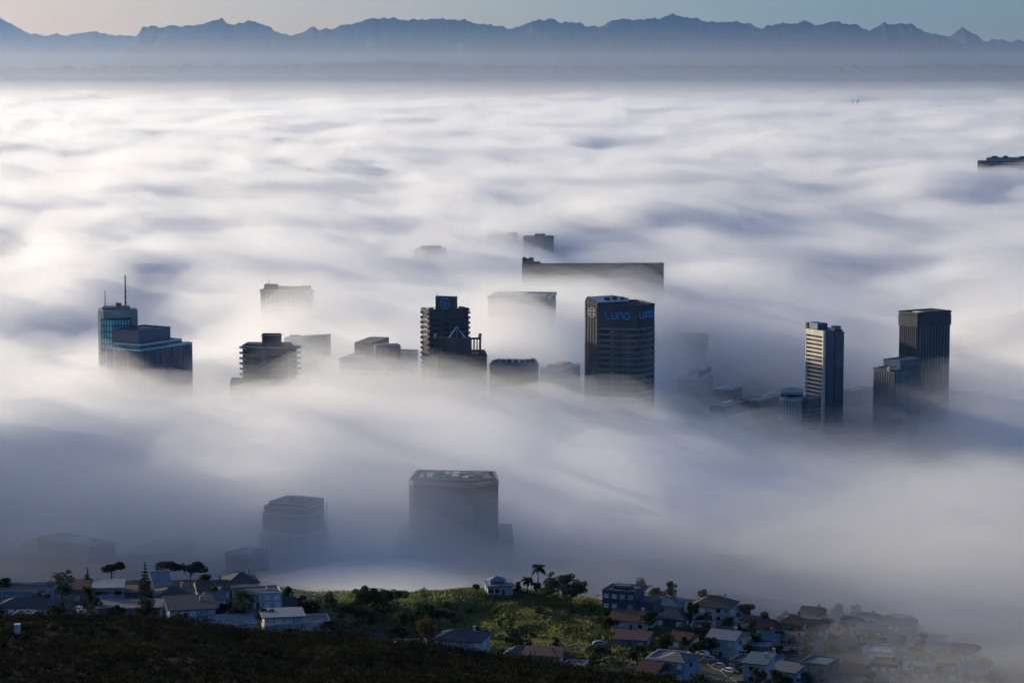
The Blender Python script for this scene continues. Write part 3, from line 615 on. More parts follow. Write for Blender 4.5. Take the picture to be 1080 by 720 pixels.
def round_tower():
    D = 1905; c = at(835, 425, D + 10); P = [(c.x + 8.4 * math.cos(2 * math.pi * i / 24), c.y + 8.4 * math.sin(2 * math.pi * i / 24)) for i in range(24)]
    t = Tower('tower', 'short pale blue round tower with dark ring under its rim', P, D); zt = t.z(413.5); t.prism('wall', t.poly, 0, zt, 'pale_concrete'); t.prism('window_band', inflate(t.poly, .1), t.z(419), t.z(416.5), 'dark_glass')
    t.parapet(t.poly, zt, 'white', 1.6, .5, 1.0); t.prism('ledge', inflate(t.poly, .9), t.z(423), t.z(421.5), 'white'); t.fins('rib', t.poly, tuple(range(24)), 1, t.z(445), t.z(424), .5, .3, 'white')
    P = rect(852, D + 3, 844, 866, 40, 425); t, zt = block('office_block', 'low grey block tucked between round tower and cream tower', P, D + 3, 421, 'grey_clad', 'dark_glass', 3.3, 1.3, None, 'metal'); t.unit('roof_unit', t.poly, .3, .7, .3, .7, zt, zt + 1.8, 'concrete')
round_tower()
# --- two-tier block
def two_tier():
    D = 1830; P = rect(944, D, 921, 971, 48, 400); t, zt = block('office_block', 'two-tier blue-grey block in front of the ribbed tower', P, D, 391.5, 'grey_clad', None)
    t.fins('rib', t.poly, (3, 0), 9, 0, zt - 1, .8, .35, 'concrete'); t.parapet(t.poly, zt, 'blue_clad', 1, .3)
    U = t.L(rect(949, D + 5, 931.5, 970, 48, 400)); t.prism('upper_block', U, zt, t.z(382), 'blue_clad'); t.parapet(U, t.z(382), 'blue_clad', .7, .2); t.bands('window_band', U, zt + 1.5, t.z(382) - 1, 3, 1, 'dark_glass', .1); c = at(938, 388, D + 2)
    MB().box(c.x - t.o.x - 1, c.x - t.o.x + 1, c.y - t.o.y - 1, c.y - t.o.y + 1, zt, zt + 3).build('roof_unit', M['cream'], t.root)
two_tier()
# --- ribbed tower on the right
def ribbed_tower():
    D = 1900; P = rect(967, D, 948, 1001.5, 56, 370); t, zt = block('tower', 'dark ribbed tower with notched roof, rightmost of the towers', P, D, 332, 'grey_clad', None)
    t.fins('rib', t.poly, (3,), 9, 0, zt - .5, 1.0, .5, 'dark_clad'); t.fins('rib', t.poly, (0,), 11, 0, zt - .5, 1.3, .5, 'dark_clad'); P2 = inflate(t.poly, .58)
    t.prism('top_band', P2, t.z(345), t.z(333.5), 'dark_clad'); t.parapet(t.poly, zt, 'dark_clad', 1.6, .62, 1.4); t.unit('plant_room', t.poly, .25, .75, .3, .9, zt, t.z(330), 'dark_metal'); t.unit('roof_hatch', t.poly, .55, .9, .08, .25, zt, zt + 1.8, 'white')
ribbed_tower()

# --- beyond the towers
def far_blocks():
    D = 2527; P = plan([(550.5, 0), (700, 6), (700, 26), (551, 20)], D, 285); t, zt = block('office_block', 'long dark slab building with raised ends floating on the fog', P, D, 280.5, 'dark_clad', 'dark_glass', 3.6, 1.4, 305, 'dark_clad')
    t.unit('end_tower', t.poly[3:] + t.poly[:3], 0, .1, .05, .95, zt, zt + 1, 'dark_clad')
    for a, b, y in ((551, 555, 272.5), (555, 558, 274), (558, 563, 272.8), (563, 570, 277)): t.prism('lift_house', t.L(plan([(a, 3), (b, 3), (b, 18), (a, 18)], D, 285)), zt, t.z(y - 0), 'dark_clad')
    for a, b, y in ((648, 662, 279.6), (690, 694, 279.5), (694, 699.5, 278.3)): t.prism('lift_house', t.L(plan([(a, 8), (b, 8), (b, 18), (a, 18)], D, 285)), zt, t.z(y), 'dark_clad')
    D = 2900; P = plan([(437, 0), (471, 4), (470, 30), (440, 30)], D, 265); t, zt = block('tower', 'faint tower top left of the long slab, barely above the fog', P, D, 264.5, 'concrete', 'grey_clad', 3.6, 1.3, 285, 'metal'); t.prism('plant_room', t.L(plan([(443, 6), (466, 8), (464, 24), (446, 24)], D, 265)), zt, t.z(260.5), 'grey_clad')
    D = 3120; P = plan([(552, 0), (584, 4), (584, 30), (554, 30)], D, 250); t, zt = block('tower', 'small dark tower top with two roof boxes, farthest of the city', P, D, 251, 'dark_clad', 'dark_glass', 3.6, 1.3, 268, 'dark_clad'); t.prism('lift_house', t.L(plan([(564, 5), (575, 6), (575, 20), (564, 20)], D, 250)), zt, t.z(247.3), 'dark_clad'); t.prism('lift_house', t.L(plan([(577, 5), (582.5, 6), (582.5, 16), (577, 16)], D, 250)), zt, t.z(249.3), 'dark_clad')
    D = 3180; P = plan([(514, 0), (546.5, 4), (546, 26), (516, 26)], D, 250); t, zt = block('tower', 'pale sliver of roof left of the farthest dark tower top', P, D, 249.5, 'pale_concrete', 'grey_clad', 3.6, 1.3, 262, 'metal'); t.prism('lift_house', t.L(plan([(535, 5), (545, 6), (545, 18), (535, 18)], D, 250)), zt, t.z(246), 'grey_clad')
    D = 5000; P = plan([(1040, 0), (1150, 10), (1150, 70), (1042, 60)], D, 170); t, zt = block('warehouse', 'long dark flat-roofed building at the right edge far off', P, D, 167, 'grey_clad', 'dark_glass', 5, 1.8, 185, None, 'warehouse')
    for a, b, y in ((1046, 1052, 165), (1058, 1063, 164.9), (1075, 1090, 165.4)): t.prism('roof_unit', t.L(plan([(a, 10), (b, 10), (b, 30), (a, 30)], D, 170)), zt, t.z(y), 'dark_clad')
    t.prism('wing', t.L(plan([(1031, 4), (1040, 2), (1040, 50), (1032, 50)], D, 170)), 0, t.z(170.2), 'dark_clad')
    for px, lab in ((899.7, 'left one of two tiny dark chimneys poking far out of the fog'), (904.6, 'right one of two tiny dark chimneys poking far out of the fog')):
        D = 12000; c = at(px, 108, D); z0 = tz(c.x, D); o = tag(empty('chimney', (c.x, D, z0)), lab, 'chimney', 'pair of far chimneys')
        zt = c.z + 7 - z0; MB().tube((0, 0, 0), (0, 0, zt), 7, 4.6, 14).build('stack', M['dark_clad'], o); MB().tube((0, 0, zt), (0, 0, zt + 2.5), 5.4, 5.4, 14).build('rim', M['dark_metal'], o)
far_blocks()

# --- blocks in the valley, near
def valley_blocks():
    D = 1150; P = plan([(431.5, 10), (437, 3), (500, -3), (525.5, 8), (522, 34), (440, 38)], D, 540); t, zt = block('office_block', 'broad near block in fog with pale cluttered roof', P, D, 512, 'brown_clad', 'dark_clad', 3.4, .9, 600, 'concrete', out=.06)
    t.prism('upper_block', t.L(plan([(440, 10), (498, 6), (519, 12), (514, 30), (446, 32)], D, 540)), zt, t.z(508.5), 'grey_clad'); rnd = random.Random(8)
    for i in range(16):
        px = 446 + (i % 8) * 8.6 + rnd.uniform(-2, 2); d = 11 + (i // 8) * 9 + rnd.uniform(-1, 2); w_ = rnd.uniform(1.6, 4)
        t.prism('roof_unit', t.L(plan([(px - w_, d), (px + w_, d), (px + w_, d + 4), (px - w_, d + 4)], D, 540)), t.z(508.5), t.z(507.6 - rnd.random() * 2.2), rnd.choice(['white', 'metal', 'white', 'grey_clad']))
    q = t.prism('podium', t.L(plan([(418, 2), (498, -10), (542, 4), (540, 50), (422, 54)], D, 540)), 0, t.z(573), 'concrete'); t.fins('column', t.L(plan([(418, 2), (498, -10), (542, 4), (540, 50), (422, 54)], D, 540)), (0, 1), 14, 0, t.z(575), .8, .4, 'white')
    D = 1130; P = rect(322, D, 273, 345, 24, 570); t, zt = block('office_block', 'stepped grey block with white frame lines, left of the broad near block', P, D, 566, 'grey_clad', 'dark_glass', 3.4, 1.6, None, 'white')
    t.fins('column', t.poly, (3, 0), 11, 0, zt - .4, .5, .4, 'white'); t.bands('ledge', t.poly, t.z(592), zt, 11.5, .6, 'white', .5)
    U = t.L(rect(324, D + 3, 277, 341, 24, 570)); steps = ((277, 546), (279, 538), (284, 533.5))
    z = zt
    for px, y in steps:
        Q = t.L(rect(322, D + 3, px, 342 - (px - 277) * .04, 24, 570)); t.prism('upper_block', Q, z, t.z(y), 'brown_clad'); t.parapet(Q, t.z(y), 'metal', .5, .15, .5); z = t.z(y)
    rnd = random.Random(5)
    for i in range(5): t.unit('roof_unit', U, .35 + .1 * i, .42 + .1 * i, .4, .6, z, z + rnd.uniform(1, 2.4), 'metal')
    a = t.poly[1]; MB().box(a[0] - .4, a[0] + .3, a[1] - .4, a[1] + .4, 0, t.z(537)).build('pier', M['white'], t.root)
    for pc, D, l, r, th, top, lab, m_, rf in ((262, 1085, 238, 283, 30, 588, 'low flat-roofed block left of the stepped grey block', 'grey_clad', 'metal'), (95, 1110, 40, 122, 40, 579, 'wide low building with pale roof under the fog at left', 'concrete', 'pale_concrete'), (55, 1160, 22, 68, 20, 577, 'small pale-roofed shed at far left under the fog', 'concrete', 'pale_concrete'), (165, 1120, 128, 205, 20, 588, 'long dim low building between two pale roofs and the stepped block', 'grey_clad', 'metal')):
        P = rect(pc, D, l, r, th, 590); t, zt = block('low_building', lab, P, D, top, m_, 'dark_glass', 4, 1.2, None, rf, 'building'); t.prism('roof', inflate(t.poly, -.8), zt, zt + .5, rf); t.unit('roof_unit', t.poly, .5, .7, .4, .7, zt + .5, zt + 2, 'white')
valley_blocks()

# ------------------------------------------------------------------ houses
def hipped(w, d, h, ov, ridge):
    x0, x1, y0, y1 = -w / 2 - ov, w / 2 + ov, -d / 2 - ov, d / 2 + ov; rl = max((x1 - x0) - (y1 - y0) * ridge, .4) / 2 if ridge else (x1 - x0) / 2
    v = [(x0, y0, 0), (x1, y0, 0), (x1, y1, 0), (x0, y1, 0), (x0, y0, -.2), (x1, y0, -.2), (x1, y1, -.2), (x0, y1, -.2), (-rl, 0, h), (rl, 0, h)]
    f = [(0, 1, 9, 8), (1, 2, 9), (2, 3, 8, 9), (3, 0, 8), (4, 7, 6, 5), (0, 4, 5, 1), (1, 5, 6, 2), (2, 6, 7, 3), (3, 7, 4, 0)]
    return MB().faces(v, f)
_win = {}
def house(name, label, pos, w, d, h, rz, wall, roof, kind='hip', floors=1, chim=True, rh=None, nwin=3, group=None, solar=False, terrace=False):
    root = tag(empty(name, pos, rz), label, 'house', group); mw, mr = M['wall_' + wall], M['roof_' + roof]
    wb = MB().box(-w / 2, w / 2, -d / 2, d / 2, -3, h)
    rh = rh if rh is not None else d * .22
    if kind == 'gable': wb.faces([(-w / 2, -d / 2, h), (-w / 2, d / 2, h), (-w / 2, 0, h + rh), (w / 2, -d / 2, h), (w / 2, d / 2, h), (w / 2, 0, h + rh)], [(0, 1, 2), (3, 5, 4)])
    wo = wb.build('wall', mw, root)
    if kind == 'flat':
        ro = MB().box(-w / 2 + .25, w / 2 - .25, -d / 2 + .25, d / 2 - .25, h + .003, h + .15).build('roof', mr, root)
        MB().ring([(-w / 2 - .08, -d / 2 - .08), (w / 2 + .08, -d / 2 - .08), (w / 2 + .08, d / 2 + .08), (-w / 2 - .08, d / 2 + .08)], [(-w / 2 + .25, -d / 2 + .25), (w / 2 - .25, -d / 2 + .25), (w / 2 - .25, d / 2 - .25), (-w / 2 + .25, d / 2 - .25)], h - .1, h + .55).build('parapet', mw, root)
        top = h + .15
    elif kind == 'slab':
        ro = MB().box(-w / 2 - .7, w / 2 + .7, -d / 2 - .9, d / 2 + .7, h + .003, h + .35).build('roof', mr, root); top = h + .35
    elif kind == 'mono':
        v = [(-w / 2 - .5, -d / 2 - .5, h), (w / 2 + .5, -d / 2 - .5, h), (w / 2 + .5, d / 2 + .5, h + rh), (-w / 2 - .5, d / 2 + .5, h + rh)]; v += [(a, b, c + .2) for a, b, c in v]
        ro = MB().faces(v, [(3, 2, 1, 0), (4, 5, 6, 7), (0, 1, 5, 4), (1, 2, 6, 5), (2, 3, 7, 6), (3, 0, 4, 7)]).build('roof', mr, root)
        MB().faces([(-w / 2, d / 2, h), (w / 2, d / 2, h), (w / 2, d / 2, h + rh), (-w / 2, d / 2, h + rh), (-w / 2, -d / 2, h), (w / 2, -d / 2, h)], [(0, 1, 2, 3), (0, 3, 4), (1, 5, 2)]).build('gable_wall', mw, root); top = h + rh * .6
    else:
        ro = hipped(w, d, rh, .45, .9 if kind == 'hip' else 0).build('roof', mr, root); ro.location.z = h + .01; top = h + rh * .75
        MB().tube((-w / 2 * (.4 if kind == 'hip' else 1), 0, rh + .02), (w / 2 * (.4 if kind == 'hip' else 1), 0, rh + .02), .14, .14, 5).build('ridge', M['roof_grey'], ro)
    if chim:
        cz = top - (ro.location.z); MB().box(w * .22, w * .22 + .8, d * .05, d * .05 + .7, cz - 1.2, cz + 1.3).box(w * .22 - .1, w * .22 + .9, d * .05 - .1, d * .05 + .8, cz + 1.302, cz + 1.45).build('chimney', mw, ro)
    if solar: MB().box(-w * .3, w * .15, -d * .25, d * .2, top - ro.location.z + .1, top - ro.location.z + .22).build('solar_panel', M['blue_glass'], ro)
    key = (round(h / floors, 1),); fh = h / floors
    def win(x, y, z, rot, ww=1.5, hh=1.3):
        k = (ww, hh)
        if k not in _win:
            a = MB().box(-ww / 2, ww / 2, -.06, .05, -hh / 2, hh / 2); o = a.build('window', M['dark_glass'], root); b = MB(); e = .12
            b.ring([(-ww / 2 - e, -.1), (ww / 2 + e, -.1), (ww / 2 + e, .04), (-ww / 2 - e, .04)], [(-ww / 2 + .01, -.1), (ww / 2 - .01, -.1), (ww / 2 - .01, .04), (-ww / 2 + .01, .04)], -hh / 2, hh / 2)
            b.box(-ww / 2 - e, ww / 2 + e, -.1, .04, hh / 2 + .002, hh / 2 + e).box(-ww / 2 - e, ww / 2 + e, -.16, .04, -hh / 2 - e, -hh / 2 - .002); fr = b.build('frame', M['white'], o); _win[k] = (o.data, fr.data)
        else:
            o = link('window', _win[k][0], root); fr = link('frame', _win[k][1], o)
        o.location = (x, y, z); o.rotation_euler = (0, 0, rot)
    for fl in range(floors):
        z = fl * fh + fh * .55
        for i in range(nwin):
            x = -w / 2 + w * (i + .5) / nwin
            if fl == 0 and i == nwin // 2:
                dr = MB().box(-.5, .5, -.07, .05, 0, 2.1).build('door', M['roof_brown'], root); dr.location = (x, -d / 2, .1); continue
            win(x, -d / 2, z, 0, 2.0 if terrace else 1.5)
        if fl == floors - 1 or floors > 1:
            for s in (-1, 1): win(s * w / 2, -d * .1, z, s * math.pi / 2)
    if terrace:
        MB().box(-w / 2 - .2, w / 2 + .2, -d / 2 - 2.6, -d / 2 - .003, h - fh - .25, h - fh).build('terrace', mw, root); MB().box(-w / 2 - .2, w / 2 + .2, -d / 2 - 2.6, -d / 2 - 2.45, h - fh + .003, h - fh + .95).build('railing', M['metal'], root)
    return root
def H(px, py, wpx, d, h, rz, wall, roof, kind, label, name='house', y0=640, **k):
    p = hit(px, py, y0); m = p.y / F * 1.0; return house(name, label, p + Vector((0, d / 2, -.3)), wpx * m, d, h, R(rz), wall, roof, kind, **k)
# left terrace, from the photograph
H(22, 637, 62, 11, 3.6, -8, 'blue', 'brown', 'flat', 'long flat-roofed house with pale parapet, topmost at the left edge', nwin=6, floors=1, chim=True)
H(28, 652, 60, 9, 3.6, -6, 'pink', 'slate', 'hip', 'long house with dark hip roof below the flat-roofed one, left edge', nwin=6, rh=1.8)
H(24, 659, 20, 6, 2.8, -4, 'white', 'pale', 'flat', 'small white boxy house above the bush slope at the left edge', nwin=2, chim=False)
H(112, 642, 30, 11, 6.2, 6, 'blue', 'pale', 'slab', 'two-storey dark house with a bright white flat roof, left of the tall conifer', nwin=4, floors=2, terrace=True, chim=False)
H(88, 640, 26, 9, 5.2, 6, 'grey', 'rust', 'mono', 'house with tilted rusty roof beside the white flat roof', nwin=3, rh=1.2)
H(143, 639, 26, 10, 4.2, 4, 'grey', 'terracotta', 'slab', 'low brown-roofed house between the white flat roof and the tall conifer', nwin=3, chim=False)
H(135, 655, 66, 11, 3.8, 4, 'blue', 'grey', 'slab', 'wide grey house with long terrace roof below the white-roofed house', nwin=7, terrace=False, chim=False)
H(180, 643, 42, 11, 3.8, 14, 'blue', 'slate', 'hip', 'low dark-roofed house with pale fascia right of the tall conifer', nwin=4, rh=1.9)
H(168, 632, 17, 8, 4.4, 16, 'white', 'pale', 'mono', 'small house with steep white mono roof behind the dark-roofed house', nwin=2, rh=2.8, chim=False)
H(198, 660, 50, 12, 4.8, 14, 'blue', 'slate', 'mono', 'large bluish house with dark sloping roof just above the bushes', nwin=5, floors=2, rh=1.5)
H(222, 634, 34, 10, 3.6, 12, 'cream', 'brown', 'gable', 'brown gabled house topmost behind the leafy tree at centre left', nwin=4)
H(252, 629, 34, 11, 4.2, 14, 'cream', 'slate', 'hip', 'dark hip-roofed house under the bushy tree on the crest', nwin=4)
H(225, 643, 20, 8, 3.2, 14, 'white', 'grey', 'gable', 'small white gabled house below the brown gabled one', nwin=2)
H(268, 642, 52, 11, 4.6, 12, 'white', 'slate', 'flat', 'wide white two-storey house with dark flat roof above the pale villa', nwin=5, floors=2)
H(243, 669, 46, 9, 3.0, 12, 'white', 'pale', 'mono', 'white roof of a low house half hidden by the bush slope', nwin=4, rh=1.0, chim=False)
H(296, 668, 42, 11, 5.0, 10, 'white', 'pale', 'slab', 'pale blue-white villa with flat roof at the edge of the dark trees', nwin=4, floors=2, terrace=True, chim=False)
H(329, 667, 34, 10, 3.2, 10, 'white', 'grey', 'flat', 'low white wing right of the pale blue-white villa', nwin=3, chim=False)
H(300, 648, 20, 8, 3.0, 10, 'cream', 'slate', 'gable', 'small dark-roofed cottage behind the pale blue-white villa', nwin=2)
H(398, 683, 12, 6, 2.6, 20, 'white', 'rust', 'gable', 'tiny red-roofed gable poking over the bushes at centre left', nwin=2, chim=False)
H(433, 690, 34, 8, 2.6, 5, 'blue', 'slate', 'flat', 'low flat house in shade left of the white apartment house', nwin=4, chim=False)
# centre
H(487, 696, 52, 12, 6.2, -14, 'white', 'slate', 'hip', 'white three-storey apartment house with dark hip roof below the green knoll', name='apartment_house', nwin=6, floors=3, rh=2.4)
H(546, 703, 26, 9, 3.6, -12, 'grey', 'slate', 'hip', 'dark-roofed house left of the red-roofed one below the knoll', nwin=3)
H(573, 706, 40, 9, 4.4, -10, 'cream', 'rust', 'mono', 'beige house with flat red roof at the foot of the knoll', nwin=4, floors=1, rh=.7)
H(607, 712, 22, 7, 2.8, -16, 'blue', 'grey', 'flat', 'small bluish flat house right of the red-roofed beige house', nwin=2, chim=False)
def knoll_house():
    r = H(526, 628, 27, 8, 3.4, 8, 'white', 'pale', 'slab', 'white house alone on top of the green knoll', nwin=4, chim=False, y0=790)
    MB().box(-3.2, 1.6, -2.2, 2.2, 3.36, 4.9).build('upper_room', M['wall_grey'], r); MB().faces([(-4, -2.8, 4.9), (2.4, -2.8, 4.9), (2.4, 2.8, 4.9), (-4, 2.8, 4.9), (-.8, 0, 6.3)], [(0, 1, 4), (1, 2, 4), (2, 3, 4), (3, 0, 4), (3, 2, 1, 0)]).build('upper_roof', M['roof_pale'], r); MB().tube((-.8, 0, 6.2), (-.8, 0, 8), .08, .05, 5).build('mast', M['white'], r)
knoll_house()
def modern_house():
    r = H(658, 644, 36, 11, 6.6, -20, 'dark', 'grey', 'flat', 'dark boxy modern house with open roof frame on the knoll edge', nwin=4, floors=2, chim=False)
    MB().box(-3, 2.8, -2, 2.5, 6.75, 8.0).build('roof_room', M['wall_dark'], r); MB().box(5.6, 12, -4.8, 4.8, -2, 3.6).build('side_wing', M['wall_dark'], r); MB().box(5.7, 11.8, -4.6, 4.6, 3.603, 3.8).build('wing_roof', M['roof_slate'], r)
modern_house()
H(668, 664, 42, 11, 3.2, -24, 'white', 'terracotta', 'gable', 'white house with long red gable roof below the modern house', nwin=4, rh=2.4)
H(704, 648, 32, 9, 3.4, -20, 'cream', 'teal', 'hip', 'house with pale teal hip roof right of the modern house', nwin=3)
H(712, 663, 32, 9, 3.4, -24, 'dark', 'slate', 'hip', 'dark hip-roofed house left of the round tree on the right slope', nwin=3, rh=2.6)
H(755, 655, 44, 12, 5.2, -18, 'white', 'brown', 'hip', 'big pale hall-like house with brown hip roof at the fog edge', nwin=5, floors=2, rh=2.8)
H(706, 714, 36, 11, 5.2, -22, 'white', 'grey', 'flat', 'white flat-roofed house at the bottom edge right of the bush slope', nwin=4, floors=2, chim=False)
H(668, 684, 36, 9, 2.8, -16, 'grey', 'rust', 'mono', 'low house with rusty sloping roof beside the grey lane', nwin=3, rh=.9, chim=False)
rnd = random.Random(21)
ORD = ['first', 'second', 'third', 'fourth', 'fifth', 'sixth', 'seventh', 'eighth', 'ninth', 'tenth', 'eleventh', 'twelfth']
ROWN = ['top', 'second', 'third', 'fourth', 'fifth', 'lowest']
TREES_R = []
KN = {'hip': 'hip-roofed', 'gable': 'gabled', 'flat': 'flat-roofed', 'mono': 'lean-to-roofed'}
for ri, (py, x0, x1) in enumerate(((664, 795, 960), (674, 742, 985), (684, 722, 1000), (695, 768, 1015), (707, 786, 1025), (719, 690, 1030))):
    px = x0; n = 0
    while px < x1 and n < 12:
        if ri == 5 and 728 < px < 802: px = 802
        rf = rnd.choice(['slate', 'slate', 'rust', 'brown', 'grey', 'grey', 'pale', 'teal', 'terracotta'] if px > 780 else ['rust', 'slate', 'terracotta', 'grey', 'slate', 'pale']); wl = rnd.choice(['white', 'white', 'cream', 'blue', 'grey', 'ochre', 'pink']); kd = rnd.choice(['hip', 'gable', 'gable', 'flat', 'mono']); wp = rnd.uniform(20, 34)
        cn = {'slate': 'dark', 'rust': 'red', 'brown': 'brown', 'grey': 'grey', 'pale': 'pale', 'teal': 'teal', 'terracotta': 'orange-red'}[rf]
        lab = f'{cn} {KN[kd]} house, {ORD[n]} from left in the {ROWN[ri]} row on the misty right slope'
        fl = rnd.choice([1, 1, 2]); H(px, py + rnd.uniform(-3, 3), wp, rnd.uniform(7.5, 10.5), 3.0 * fl + .2, rnd.uniform(-34, -10), wl, rf, kd, lab, nwin=rnd.choice([3, 4]), floors=fl, chim=rnd.random() < .6, rh=rnd.uniform(1.6, 2.6) if kd != 'mono' else 1.1, group='houses on the misty right slope', solar=False, y0=660)
        if rnd.random() < .85: TREES_R.append((px + wp * .62, py + 4 + rnd.uniform(-2, 3), n, ri, 'right of'))
        if rnd.random() < .75: TREES_R.append((px + wp * rnd.uniform(-.3, .2), py - 6 + rnd.uniform(-3, 1), n, ri, 'behind'))
        if rnd.random() < .5: TREES_R.append((px + wp * rnd.uniform(-.2, .3), py + 6 + rnd.uniform(-1, 3), n, ri, 'before'))
        px += wp + rnd.uniform(2, 9); n += 1

# ------------------------------------------------------------------ vegetation
nr = np.random.default_rng(11)
def leaf_cloud(cs, rs, n, size, flat=.75, shell=.55):
    """n leaf quads spread through blobs (centres cs, radii rs)"""
    cs = np.asarray(cs, float); rs = np.asarray(rs, float); p = (rs ** 2); p /= p.sum(); k = nr.choice(len(cs), n, p=p)
    d = nr.normal(size=(n, 3)); d /= np.linalg.norm(d, axis=1)[:, None]; rad = rs[k] * (shell + (1.05 - shell) * nr.random(n) ** .6)
    c = cs[k] + d * rad[:, None] * np.array([1, 1, flat]); s = size * nr.uniform(.6, 1.4, n)
    u = nr.normal(size=(n, 3)); u /= np.linalg.norm(u, axis=1)[:, None]; v = np.cross(u, nr.normal(size=(n, 3))); v /= np.linalg.norm(v, axis=1)[:, None]
    u = u * s[:, None]; v = v * (s * .6)[:, None]
    V = np.stack([c - u, c + v * .9, c + u, c - v * .9], 1).reshape(-1, 3); return V, np.arange(4 * n).reshape(n, 4)
def trunk_mb(h, r, branches, lean=(0, 0)):
    m = MB(); top = Vector((lean[0], lean[1], h)); mid = Vector((lean[0] * .4, lean[1] * .4, h * .5)); m.tube((0, 0, -.8), mid, r, r * .75).tube(mid, top, r * .75, r * .45)
    for b in branches:
        s = mid + (top - mid) * random.Random(hash(tuple(round(x, 2) for x in b)) & 255).uniform(.2, 1); e = Vector(b); q = (s + e) / 2 + Vector((0, 0, -.15)); m.tube(s, q, r * .38, r * .25, 5).tube(q, e, r * .25, r * .08, 5)
    return m
def tree(kind, pos, h, w, label, mat='leaf_dark', name=None, group=None, seed=0, dens=1.0, lean=(0, 0)):
    rd = random.Random(seed * 7 + 3); nm = name or {'umbrella': 'umbrella_pine', 'conifer': 'conifer', 'palm': 'palm_tree', 'leafy': 'tree', 'bush': 'shrub', 'sparse': 'tree'}[kind]
    cat = {'umbrella': 'tree', 'conifer': 'tree', 'palm': 'palm tree', 'leafy': 'tree', 'bush': 'shrub', 'sparse': 'tree'}[kind]
    root = tag(empty(nm, pos, rd.uniform(0, 6.28) if kind != 'sparse' and kind != 'umbrella' else 0), label, cat, group)
    if kind == 'umbrella':
        cs = []; rs = []
        for i in range(9):
            a = rd.uniform(0, 6.28); q = rd.uniform(.1, .42) * w; cs.append((lean[0] + q * math.cos(a) + (i - 4) * w * .05, lean[1] + q * math.sin(a), h * rd.uniform(.8, .93))); rs.append(w * rd.uniform(.13, .21))
        V, Q = leaf_cloud(cs, rs, int(1400 * dens), .3, .55); trunk_mb(h * .72, .26, cs, lean).build('trunk', M['bark'], root)
    elif kind == 'conifer':
        cs = []; rs = []; n = 13
        for i in range(n):
            f = i / (n - 1); rad = w / 2 * (1 - f) ** .8 + .15
            for j in range(6 if f < .8 else 3):
                a = 6.28 * j / 6 + i * .5 + rd.uniform(-.2, .2); cs.append((rad * .62 * math.cos(a), rad * .62 * math.sin(a), h * (.12 + .86 * f) - rad * .1)); rs.append(rad * .42 + .08)
        V, Q = leaf_cloud(cs, rs, int(2200 * dens), .26, .45); trunk_mb(h * .97, .25, []).build('trunk', M['bark'], root)
    elif kind == 'palm':
        m = trunk_mb(h * .86, .28, [], lean); m.build('trunk', M['bark'], root); vs = []; n = 30; top = Vector((lean[0], lean[1], h * .86))
        for i in range(n):
            a = rd.uniform(0, 6.28); el = rd.uniform(-.5, 1.2); L_ = w * .5 * rd.uniform(.85, 1.1); p = []
            for k in range(7):
                f = k / 6; p.append(top + Vector((math.cos(a) * L_ * f * math.cos(el * (1 - f * .5)), math.sin(a) * L_ * f * math.cos(el * (1 - f * .5)), L_ * f * math.sin(el) * .9 - L_ * .55 * f * f)))
            s = Vector((-math.sin(a), math.cos(a), 0))
            for k in range(6):
                for sg in (-1, 1):
                    wd = .5 * math.sin(math.pi * (k + .7) / 7) ; vs.append([p[k], p[k + 1], p[k + 1] + s * sg * wd + Vector((0, 0, -.3)), p[k] + s * sg * wd + Vector((0, 0, -.28))])
        V = np.array([[tuple(q) for q in f] for f in vs]).reshape(-1, 3); Q = np.arange(len(V)).reshape(-1, 4)
    elif kind == 'sparse':
        cs = [(lean[0] * rd.uniform(.5, 1.1) + rd.uniform(-.9, .9), rd.uniform(-1, 1), h * rd.uniform(.55, 1)) for i in range(9)]; rs = [rd.uniform(.25, .6) for _ in cs]
        V, Q = leaf_cloud(cs, rs, int(220 * dens), .2, .7); trunk_mb(h * .75, .2, cs, lean).build('trunk', M['bark'], root)
    else:
        cs = []; rs = []; bush = kind == 'bush'; n = 7 if bush else 20
        for i in range(n):
            a = rd.uniform(0, 6.28); q = rd.uniform(.02, .42) * w; z = rd.uniform(.2, .75) if bush else rd.uniform(.36, .95); q *= 1.0 - .6 * max(0, z - .6); cs.append((q * math.cos(a), q * math.sin(a), h * z)); rs.append(min(w, h * 1.2) * (rd.uniform(.13, .24) if bush else rd.uniform(.07, .19)))
        V, Q = leaf_cloud(cs, rs, int((500 if bush else 1500) * dens), .26 if not bush else .2, .8); trunk_mb(h * .55, .12 if bush else .24, cs[:5]).build('stem' if bush else 'trunk', M['bark'], root)
    link('crown' if kind != 'bush' else 'foliage', np_mesh('crown', V, Q, M[mat]), root); return root
def T(kind, px, py, hpx, wpx, label, y0=640, **k):
    p = hit(px, py, y0); m = p.y / F; k.setdefault('seed', int(px * 3 + py)); return tree(kind, p, hpx * m * 1.15, wpx * m * 1.12, label, **k)
T('umbrella', 118, 622, 24, 28, 'flat-topped umbrella pine alone on the crest, leftmost of three', mat='leaf_pine')
T('umbrella', 170, 624, 29, 30, 'umbrella pine with layered crown behind the steep white roof', mat='leaf_pine', lean=(1.5, 0))
T('umbrella', 201, 626, 28, 30, 'dense umbrella pine on the crest left of the gabled house', mat='leaf_pine', dens=1.6)
T('conifer', 153, 638, 41, 16, 'tall narrow conifer beside the dark low house', mat='leaf_pine')
T('conifer', 92.5, 636, 34, 12, 'slim pointed conifer left of the white flat roof', mat='leaf_pine')
T('leafy', 66, 640, 34, 30, 'ragged thin-crowned tree on the left terrace', mat='leaf_dark', dens=1.2)
T('leafy', 95, 652, 30, 24, 'dark tree below the slim conifer', mat='leaf_dark')
T('leafy', 156, 655, 20, 24, 'dark tree at the foot of the tall conifer')
T('leafy', 262, 614, 16, 34, 'broad bushy tree on the crest over the hip-roofed house', mat='leaf_mid', dens=1.4)
